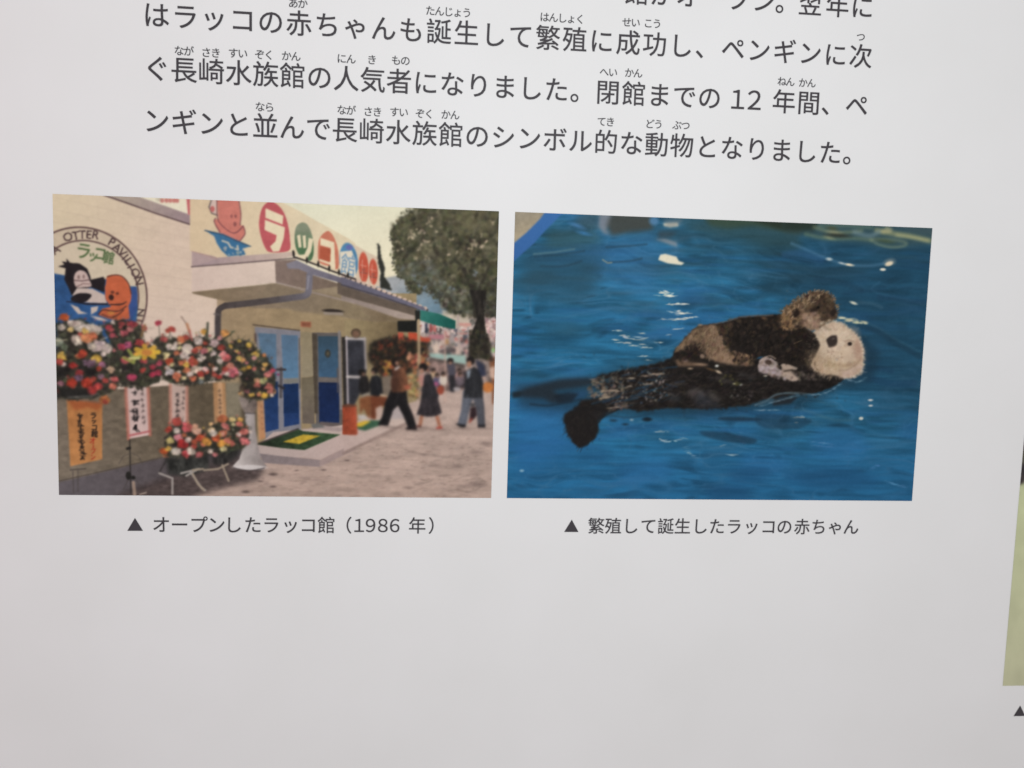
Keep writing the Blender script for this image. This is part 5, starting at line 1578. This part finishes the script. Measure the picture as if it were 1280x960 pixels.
    p.line([(345, 370), (350, 390)], 8, (130, 108, 90), .7); p.line([(350, 350), (360, 385)], 5, (140, 116, 98), .6)
    p.ell(530, 320, 14, 14, (66, 50, 48), 0, .7); p.ell(512, 326, 22, 16, (148, 116, 104), 0, 1.2, .7); p.ell(534, 320, 9, 10, (62, 46, 44), 0, .6)
    p.line([(488, 308), (520, 295), (545, 300)], 6, (150, 120, 104), .6)
    p.dabs([(350, 190), (480, 200), (560, 420), (420, 460)], 26, 7, [(160, 132, 112), (176, 146, 124)], .5, .6, False)
    p.ell(345, 198, 26, 14, (166, 148, 128), -.6, 1.4, .7)
    # mottled fur, tufts against the dark chest, soft modelling of the face
    O1 = (820, 350, 4.5714)
    p.t(O1)
    p.dabs([(880, 400), (1000, 480), (1160, 480), (1180, 540), (1060, 560), (900, 520)], 60, 16, [(150, 122, 96), (172, 146, 116), (186, 164, 138)], .35, .5, False, 1.2)
    p.dabs([(900, 290), (1060, 250), (1150, 340), (1120, 420), (960, 420)], 60, 18, [(206, 184, 158), (190, 166, 140), (178, 150, 124)], .3, .5, False, 1.3)
    p.fur([(850, 380), (890, 360), (905, 500), (1000, 540), (1050, 556), (1000, 560), (900, 530)], 110, 20, 3.5, 2.3, [(190, 166, 136), (160, 132, 104), (206, 188, 160)], .7, .5, True)
    p.line([(925, 420), (960, 455), (1020, 480), (1090, 488), (1150, 462)], 7, (140, 108, 84), .25, 1.6, smooth=True)
    p.line([(1040, 520), (1090, 512), (1140, 485), (1172, 450)], 6, (118, 90, 76), .3, 1.5, smooth=True)
    p.ell(1150, 400, 24, 50, (160, 124, 104), -.2, 3, .5)
    p.ell(1000, 350, 26, 24, (70, 58, 52), .3, 1.6, .5)
    p.ell(1075, 420, 40, 30, (204, 178, 150), 0, 3, .4)
    p.dabs([(960, 260), (1060, 240), (1090, 270), (960, 300)], 16, 12, [(150, 130, 110), (166, 144, 122)], .4, .6, False)
    # mother's forepaws on her chest
    p.t('n')
    p.poly([(940, 500), (955, 450), (1000, 415), (1050, 430), (1090, 480), (1100, 520), (1150, 540), (1240, 580), (1265, 610), (1220, 622), (1130, 580), (1040, 572), (950, 545)], (156, 138, 130), soft=.8, fuzz=.5, tex=(.12, 5, 5, 2))
    p.ell(1025, 468, 32, 20, (84, 66, 54), .2, 1, .9)
    p.poly([(960, 500), (1060, 490), (1110, 530), (1120, 570), (1000, 560), (950, 540)], (166, 152, 156), soft=1.5, op=.9)
    p.poly([(1120, 490), (1180, 478), (1260, 515), (1250, 530), (1200, 530), (1140, 515)], (150, 134, 120), soft=.8)
    p.poly([(1140, 550), (1200, 560), (1268, 605), (1220, 620), (1150, 590)], (182, 160, 142), soft=1, op=.9)
    p.t('o')
    p.poly([(-20, 480), (30, 480), (80, 515), (50, 530), (110, 605), (60, 612), (-20, 580)], (170, 148, 130), soft=1.0, op=.9)
    p.line([(0, 540), (60, 530), (120, 560)], 18, (70, 58, 50), .7)
    # pup ----------------------------------------------------------------------------
    p.elem('printed_otter_pup', 'brown pup lying across its mother, resting its head against hers')
    p.t('n')
    PB = [(270, 380), (300, 340), (350, 280), (430, 200), (480, 172), (600, 160), (700, 145), (800, 110), (920, 102), (1000, 95), (1090, 85), (1160, 90), (1290, 150), (1400, 250), (1440, 330), (1400, 420), (1350, 480), (1240, 500), (1130, 470), (1010, 420), (940, 430), (900, 490), (800, 500), (640, 470), (500, 445), (450, 480), (400, 500), (300, 500), (255, 450)]
    p.poly(PB, (46, 38, 33), soft=.9, fuzz=.8, tex=(.15, 6, 6, 9))
    TAN = [(270, 385), (350, 285), (430, 205), (480, 178), (600, 175), (640, 220), (670, 290), (700, 350), (740, 440), (780, 490), (700, 475), (560, 440), (520, 400), (510, 330), (440, 310), (380, 350), (330, 375)]
    p.poly(TAN, ('g', (400, 250), (122, 98, 74), (660, 420), (140, 114, 94)), soft=1.6, tex=(.1, 5, 7, 3))
    p.poly([(640, 470), (560, 430), (560, 390), (680, 390), (740, 440), (880, 470), (890, 495), (780, 490)], (150, 120, 96), soft=2, op=.8)
    p.fur(TAN, 420, 24, 6, lambda x, y: 2.1, [(146, 118, 92), (104, 82, 62), (126, 102, 78), (88, 68, 52)], .5, .4)
    p.dabs([(740, 380), (900, 400), (890, 495), (780, 490)], 22, 18, [(120, 92, 68), (70, 54, 42), (146, 116, 90)], .7, .6, False)
    DK = [(690, 165), (800, 115), (960, 105), (1100, 95), (1110, 200), (1290, 170), (1420, 330), (1340, 470), (1240, 490), (1100, 420), (950, 400), (860, 410), (740, 370), (690, 280), (660, 230)]
    p.poly(DK, (38, 32, 29), soft=2.5, tex=(.2, 5, 5, 9))
    p.fur(DK, 520, 26, 6, lambda x, y: 1.9, [(28, 25, 24), (52, 42, 36), (64, 50, 40), (44, 37, 33)], .5, .5)
    p.line([(560, 172), (700, 140), (800, 108), (920, 98), (1060, 95)], 12, (120, 92, 72), .6, 1.2)
    p.ell(990, 118, 22, 10, (130, 92, 72), .2, 1.3, .7); p.ell(490, 185, 34, 8, (60, 48, 40), -.3, 1, .8); p.ell(480, 172, 20, 10, (150, 122, 98), 0, 1, .8)
    p.poly([(300, 410), (350, 380), (420, 370), (470, 410), (480, 440), (420, 430), (370, 450), (330, 440)], (42, 35, 32), soft=1.2)
    p.poly([(410, 310), (500, 300), (530, 380), (490, 400), (430, 360)], (58, 46, 38), soft=2, op=.85)
    p.poly([(280, 450), (340, 440), (400, 470), (530, 480), (540, 495), (440, 500), (300, 500)], (120, 94, 74), soft=1.4, op=.9)
    p.ell(350, 448, 30, 14, (140, 118, 112), .2, 1.2, .8); p.ell(480, 485, 50, 9, (160, 130, 104), .05, 1, .8); p.ell(495, 420, 24, 18, (150, 124, 104), .4, 1.2, .8); p.ell(400, 518, 22, 7, (176, 148, 120), 0, .8)
    p.line([(1230, 320), (1290, 295)], 6, (150, 124, 84), .7)
    # pup's head (upper tile)
    p.t('l')
    PH = [(-10, 830), (0, 805), (60, 770), (110, 735), (180, 695), (240, 672), (310, 675), (360, 690), (385, 740), (405, 800), (430, 850), (430, 880), (390, 905), (320, 940), (260, 975), (215, 985), (160, 950), (130, 970), (60, 985), (10, 980), (-40, 950)]
    p.poly(PH, ('g', (100, 900), (134, 106, 78), (300, 720), (84, 66, 50)), soft=.8, fuzz=.8, tex=(.14, 5, 5, 8))
    p.poly([(180, 700), (300, 675), (370, 720), (410, 830), (350, 880), (280, 800), (200, 790)], (78, 62, 47), soft=3, op=.85)
    p.poly([(130, 860), (220, 810), (300, 890), (280, 970), (215, 985), (150, 940)], (150, 120, 100), soft=3, op=.85)
    p.poly([(-30, 850), (60, 790), (90, 900), (40, 975), (-30, 960)], (132, 98, 62), soft=3, op=.8)
    p.fur(PH, 420, 22, 6, lambda x, y: math.atan2(y - 860, x - 260), [(150, 124, 98), (70, 54, 42), (104, 82, 62), (60, 47, 38), (126, 100, 76)], .5, .5)
    p.ell(95, 845, 36, 32, (56, 40, 32), .6, 1.6, .85); p.ell(70, 870, 24, 14, (62, 46, 36), -.5, 1.5, .7)
    p.ell(238, 825, 36, 16, (66, 50, 40), -.2, 1.4, .8); p.ell(262, 805, 14, 10, (40, 32, 28), 0, .9, .9); p.ell(210, 838, 16, 10, (52, 40, 34), 0, 1, .8)
    p.ell(390, 840, 22, 30, (62, 50, 42), .3, 1.3, .9); p.ell(330, 870, 40, 20, (96, 74, 58), -.4, 1.6, .7); p.ell(300, 880, 20, 8, (52, 40, 34), -.5, 1, .7)
    p.line([(405, 850), (440, 880), (470, 878)], 5, (170, 160, 140), .5)
    p.line([(160, 780), (230, 760)], 8, (60, 46, 38), .6); p.line([(200, 720), (330, 700)], 10, (104, 84, 62), .5)
    p.t(O1)
    BR_ = [(70, 54, 42), (96, 76, 58), (126, 102, 78), (52, 41, 34), (140, 114, 88)]
    p.dabs([(720, 170), (860, 90), (960, 70), (1010, 110), (1035, 190), (960, 250), (880, 280), (720, 270)], 220, 13, BR_, .5, .4, False, .9)
    p.dabs([(830, 200), (900, 190), (960, 240), (890, 290), (840, 250)], 60, 13, [(150, 122, 100), (166, 138, 116), (130, 102, 82)], .55, .6, False, .9)
    p.dabs([(870, 100), (1000, 90), (1035, 190), (980, 220), (900, 160)], 70, 13, [(62, 50, 39), (78, 62, 48), (50, 40, 33)], .5, .5, False, .9)
    p.ell(798, 192, 22, 26, (46, 34, 28), .4, 1.4, .85); p.ell(902, 172, 28, 14, (48, 37, 31), -.2, 1.2, .85); p.ell(925, 160, 10, 8, (28, 23, 21), 0, .8)
    p.ell(1012, 190, 16, 24, (46, 37, 32), .3, 1.2, .85); p.ell(960, 228, 26, 9, (66, 50, 42), -.5, 1.2, .7)
    p.dabs([(120, 390), (230, 270), (350, 260), (440, 460), (300, 470), (240, 380)], 200, 12, [(126, 100, 76), (100, 80, 60), (84, 66, 50), (142, 116, 90)], .5, .4, False, .9)
    p.dabs([(350, 270), (420, 240), (440, 330), (400, 400)], 60, 14, [(40, 33, 29), (76, 60, 46)], .7, .4, False, .9)
    p.dabs([(430, 420), (560, 430), (560, 490), (440, 480)], 70, 11, [(120, 92, 68), (66, 50, 38), (44, 35, 30), (140, 110, 84)], .65, .4, False, .9)
    p.dabs([(110, 420), (220, 360), (280, 390), (240, 440), (130, 480)], 80, 12, [(36, 30, 27), (66, 50, 40), (50, 40, 33)], .65, .4, False, .9)
    p.dabs([(600, 230), (720, 210), (720, 290), (640, 280)], 50, 11, [(70, 52, 38), (40, 33, 29)], .5, .4, False, .9)
    p.dabs([(700, 300), (860, 280), (870, 460), (760, 440)], 60, 12, [(54, 42, 33), (34, 29, 26)], .5, .4, False, .9)
    # paws
    p.dabs([(590, 480), (640, 440), (690, 470), (700, 520), (800, 570), (760, 580), (600, 530)], 70, 11, [(150, 130, 122), (120, 100, 92), (172, 156, 152), (96, 78, 68)], .6, .5, False, .9)
    p.ell(640, 472, 22, 14, (70, 54, 46), .3, 1.1, .8)
    p.line([(605, 480), (620, 450), (650, 436), (680, 452)], 9, (160, 138, 122), .7, 1, smooth=True)
    p.dabs([(820, 540), (900, 540), (940, 570), (840, 580)], 30, 9, [(108, 94, 84), (70, 60, 54)], .6, .4, False)
    # wet legs and tail: glitter where the skin breaks the surface
    O2 = (635, 430, 5.3333)
    p.t(O2)
    p.dabs([(540, 230), (760, 220), (780, 330), (620, 370), (530, 340)], 90, 13, [(92, 84, 74), (120, 104, 90), (64, 62, 60), (44, 66, 82), (140, 122, 104)], .6, .3, False, .8)
    for l in ([(610, 362), (680, 352)], [(560, 240), (640, 275)], [(600, 320), (680, 310), (760, 320)], [(780, 230), (850, 228)], [(890, 220), (950, 205), (1040, 200)], [(660, 430), (750, 415)], [(780, 290), (830, 280)], [(910, 270), (970, 265)]):
        p.spark(l, 12, (156, 136, 116), .8)
    for l in ([(820, 350), (900, 330), (980, 300)], [(780, 375), (860, 360)], [(850, 300), (930, 280)], [(560, 400), (640, 380), (740, 350)]):
        p.line(l, 14, (38, 76, 106), .6, 1.3, smooth=True)
    for l in ([(440, 430), (520, 420), (620, 390)], [(600, 520), (640, 480), (720, 440)], [(480, 440), (620, 430), (700, 400)]):
        p.line(l, 14, (34, 32, 32), .7, 1.0, smooth=True)
    p.fur([(360, 470), (450, 430), (600, 480), (610, 580), (490, 690), (390, 600)], 160, 30, 5, 2.0, [(30, 26, 26), (46, 40, 38), (26, 24, 24)], .6, .6)
    p.poly([(300, 340), (400, 325), (470, 330), (420, 390), (330, 395)], (30, 40, 50), soft=1.6, op=.8)
    p.line([(150, 400), (260, 410), (380, 390), (480, 370)], 16, (30, 50, 66), .6, 1.6, smooth=True)
    p.poly([(30, 320), (90, 318), (80, 350), (30, 360)], (34, 42, 48), soft=1.4, op=.8)
    p.ell(925, 502, 34, 15, (26, 38, 48), 0, 1.2, .9); p.ell(780, 535, 22, 8, (28, 46, 60), 0, 1.1, .8); p.ell(700, 510, 26, 10, (30, 50, 66), 0, 1.2, .7)
    p.ell(822, 506, 14, 8, (140, 160, 168), 0, .8, .9)
    p.line([(660, 470), (800, 490), (940, 470)], 12, (34, 60, 80), .6, 1.6, smooth=True)
    # fluffed outline and lit fur of the pup, clearer face of the mother
    p.t(O1)
    p.use(p.names.index('printed_otter_pup'))
    ring = [(715, 190), (760, 150), (810, 110), (860, 85), (910, 70), (960, 72), (1005, 95), (1025, 140), (1038, 190)]
    for k in range(len(ring) - 1):
        for j in range(12):
            f = p.rng.random()
            x, y = ring[k][0] + (ring[k + 1][0] - ring[k][0]) * f, ring[k][1] + (ring[k + 1][1] - ring[k][1]) * f
            an = math.atan2(y - 190, x - 880) + p.rng.gauss(0, .5)
            l = p.rng.uniform(7, 17)
            p.line([(x, y), (x + l * math.cos(an), y + l * math.sin(an))], 5, p.jit(p.rng.choice([(112, 90, 68), (84, 66, 52), (140, 114, 88)])), .8, .6, True)
    p.fur([(720, 190), (810, 120), (910, 80), (960, 90), (900, 140), (830, 180), (760, 230)], 120, 18, 5, -.9, [(164, 136, 104), (132, 106, 80), (184, 156, 124), (92, 72, 56)], .6, .6)
    p.fur([(835, 215), (900, 200), (950, 235), (895, 285), (845, 260)], 60, 14, 5, .9, [(186, 158, 132), (160, 130, 106), (140, 112, 92)], .55, .6)
    p.fur([(715, 200), (770, 190), (780, 270), (720, 280)], 50, 16, 5, 2.0, [(160, 124, 84), (126, 96, 64), (96, 72, 50)], .6, .5)
    p.ell(797, 195, 16, 20, (40, 30, 25), .4, 1.2, .8)
    p.dabs([(700, 265), (860, 270), (850, 330), (710, 320)], 50, 12, [(40, 32, 28), (62, 47, 36), (30, 26, 24)], .6, .4, False, .9)
    p.fur([(120, 390), (230, 275), (350, 265), (430, 450), (300, 460), (240, 390)], 200, 15, 3.5, 2.0, [(164, 136, 106), (126, 100, 76), (98, 78, 60), (150, 122, 94)], .55, .5)
    p.fur([(400, 240), (690, 205), (860, 300), (870, 480), (560, 430), (430, 400)], 220, 15, 3, 1.9, [(62, 49, 39), (28, 25, 24), (48, 39, 33)], .6, .5)
    p.use(p.names.index('printed_sea_otter'))
    p.fur([(910, 290), (1040, 240), (1140, 320), (1100, 400), (960, 400), (900, 380)], 150, 15, 4, lambda x, y: math.atan2(y - 360, x - 1030), [(222, 202, 174), (198, 174, 146), (178, 152, 124)], .4, .5)
    p.fur([(870, 400), (960, 460), (1060, 500), (1000, 540), (900, 510)], 110, 16, 4.5, 2.0, [(162, 134, 102), (188, 162, 130), (140, 112, 86)], .5, .5)
    p.poly([(972, 345), (1000, 322), (1030, 320), (1034, 352), (1018, 380), (996, 384), (982, 372)], (60, 50, 46), soft=1.0, op=.9, mark=False)
    p.ell(1012, 338, 10, 5, (104, 92, 84), -.3, .8, .7, False)
    p.ell(1106, 368, 13, 11, (44, 36, 34), .2, .8, .95, False); p.ell(1102, 364, 4, 3, (150, 136, 124), 0, .5, .8, False)
    p.line([(1075, 352), (1105, 346), (1128, 356)], 6, (140, 110, 92), .7, .9, smooth=True)
    p.line([(925, 425), (965, 462), (1025, 486), (1095, 490), (1150, 466), (1178, 430)], 8, (132, 100, 80), .28, 1.6, smooth=True)
    for l in ([(1000, 385), (1005, 410)], [(1005, 410), (960, 425)], [(1005, 410), (1060, 420)]):
        p.line(l, 6, (136, 108, 86), .35, 1.2)
    for x, y in p.inside([(960, 410), (1080, 410), (1090, 460), (980, 450)], 14):
        p.ell(x, y, 4, 3.5, (140, 112, 92), 0, .6, .5, False)
    p.use(0)
    hr = [(940, 252), (1000, 236), (1060, 250), (1110, 290), (1160, 335), (1182, 400), (1186, 470), (1175, 525), (1130, 555), (1070, 560)]
    for k in range(len(hr) - 1):
        for j in range(16):
            f = p.rng.random()
            x, y = hr[k][0] + (hr[k + 1][0] - hr[k][0]) * f, hr[k][1] + (hr[k + 1][1] - hr[k][1]) * f
            an = math.atan2(y - 400, x - 1020) + p.rng.gauss(0, .5)
            l = p.rng.uniform(5, 13)
            p.line([(x - 6 * math.cos(an), y - 6 * math.sin(an)), (x + l * math.cos(an), y + l * math.sin(an))], 4, p.jit(p.rng.choice([(196, 178, 154), (176, 156, 132), (210, 194, 172)])), .6, .7, True)
    p.fur([(860, 340), (940, 260), (1040, 245), (1150, 340), (1175, 470), (1130, 540), (900, 510)], 330, 13, 3, lambda x, y: math.atan2(y - 380, x - 1040), [(214, 198, 176), (190, 170, 146), (168, 146, 122), (202, 184, 160)], .38, .5)
    p.ell(1130, 300, 40, 30, (170, 148, 126), .7, 4, .4, False); p.ell(900, 450, 40, 50, (160, 134, 106), .3, 5, .45, False)
    p.poly([(972, 345), (1000, 322), (1030, 320), (1034, 352), (1018, 380), (996, 384), (982, 372)], (62, 52, 48), soft=1.0, op=.85, mark=False)
    p.ell(1012, 338, 10, 5, (108, 96, 88), -.3, .8, .7, False)
    p.ell(1106, 368, 12, 10, (52, 42, 38), .2, .9, .9, False)
    p.line([(1040, 520), (1090, 514), (1140, 488), (1174, 452)], 7, (122, 96, 80), .35, 1.4, smooth=True)
    # dark neck fur running under the cheek
    p.fur([(850, 390), (890, 420), (930, 530), (880, 530), (840, 440)], 60, 18, 4.5, 1.2, [(60, 48, 40), (92, 74, 60), (40, 34, 30), (130, 106, 84)], .6, .4)
    # rounded tail paddle, wet sheen on the flank
    p.t(O2)
    p.poly([(372, 480), (400, 445), (455, 432), (530, 445), (585, 500), (598, 560), (580, 620), (540, 658), (490, 690), (448, 674), (408, 620), (384, 555)], (38, 34, 33), soft=1.3, smooth=True, fuzz=1.0)
    p.fur([(380, 470), (455, 440), (600, 500), (600, 610), (490, 680), (410, 610)], 170, 26, 4, 1.9, [(52, 46, 42), (30, 27, 26), (66, 58, 52)], .5, .5)
    p.t(O1)
    p.fur([(60, 540), (560, 520), (700, 600), (560, 720), (60, 720)], 190, 26, 5, -.25, [(58, 50, 46), (74, 66, 62), (30, 27, 27), (90, 82, 78)], .5, .4)
    for l in ([(170, 650), (230, 625), (270, 660)], [(300, 640), (350, 690)], [(350, 560), (440, 590)], [(480, 540), (560, 560)], [(90, 600), (160, 590)]):
        p.line(l, 22, (96, 90, 88), .3, 2.6, smooth=True)
    p.dabs([(400, 230), (690, 205), (860, 300), (860, 470), (560, 420)], 120, 12, [(84, 66, 50), (70, 55, 43), (46, 38, 32), (100, 80, 60)], .35, .4, False, 1.0)
    # broken light where the bodies part the water
    for l in ([(1090, 570), (1150, 585), (1200, 560)], [(1060, 590), (960, 650), (830, 655)], [(700, 745), (560, 745)], [(820, 660), (700, 690), (600, 720)]):
        p.line(l, 9, (76, 118, 142), .3, 1.8, smooth=True)
        p.spark(l, 9, (120, 150, 164), .45)
    p.t('px')
    p.soften([(700, 465), (840, 445), (940, 455), (1060, 470), (1000, 500), (840, 520), (700, 560)], .75, 2)
    p.soften([(1000, 380), (1090, 400), (1090, 480), (1000, 470)], .6, 2)
    p.whole = [(p.names.index('printed_otter_pup'), p.names.index('printed_sea_otter'))]
    g = np.random.RandomState(4).normal(0, 1, (p.h, p.w, 1))
    p.img = np.clip(p.img + blur(g, .8) * 2.0, 0, 255)
    return p


# ------------------------------------------------------------------ third picture: only its left edge is in view
def paint_third():
    p = Print([(0, 0), (299, 0), (299, 299), (0, 299)], 300, 300, 23)
    p.t('px')
    p.poly([(-5, -5), (310, -5), (310, 310), (-5, 310)], ('g', (0, 60), (186, 192, 152), (0, 299), (178, 178, 148)), tex=(.03, 18, 30, 4))
    p.elem('printed_foliage', 'dark upper part of the third picture')
    p.poly([(-5, -5), (310, -5), (310, 80), (200, 70), (100, 84), (30, 62), (12, 50), (-5, 64)], (66, 60, 60), soft=1.5, fuzz=1.5, tex=(.3, 7, 7, 9))
    p.dabs([(0, 0), (300, 0), (300, 70), (0, 50)], 240, 7, [(60, 56, 54), (84, 66, 76), (74, 76, 60), (96, 92, 84)], .8)
    return p


pr1 = paint_pavilion()
pr1.build(0.0, 0.0, 0.36, 0.2462, 'printed_photograph', 'colour photograph of a pavilion entrance with flower stands on its opening day')
pr2 = paint_otters()
pr2.build(0.3737, 0.0, 0.7453, 0.2462, 'printed_photograph', 'colour photograph of an otter and pup floating on blue water', .5, .15, .92)
u3, v3 = to_panel(1253.2, 857.2)
ub, vb = to_panel(1272.6, 615)
pr3 = paint_third()
pr3.build(u3, vb - 0.055, u3 + 0.26, v3, 'printed_photograph', 'green and dark photograph cut off by the right edge of the view', .8, .05, 1.0)
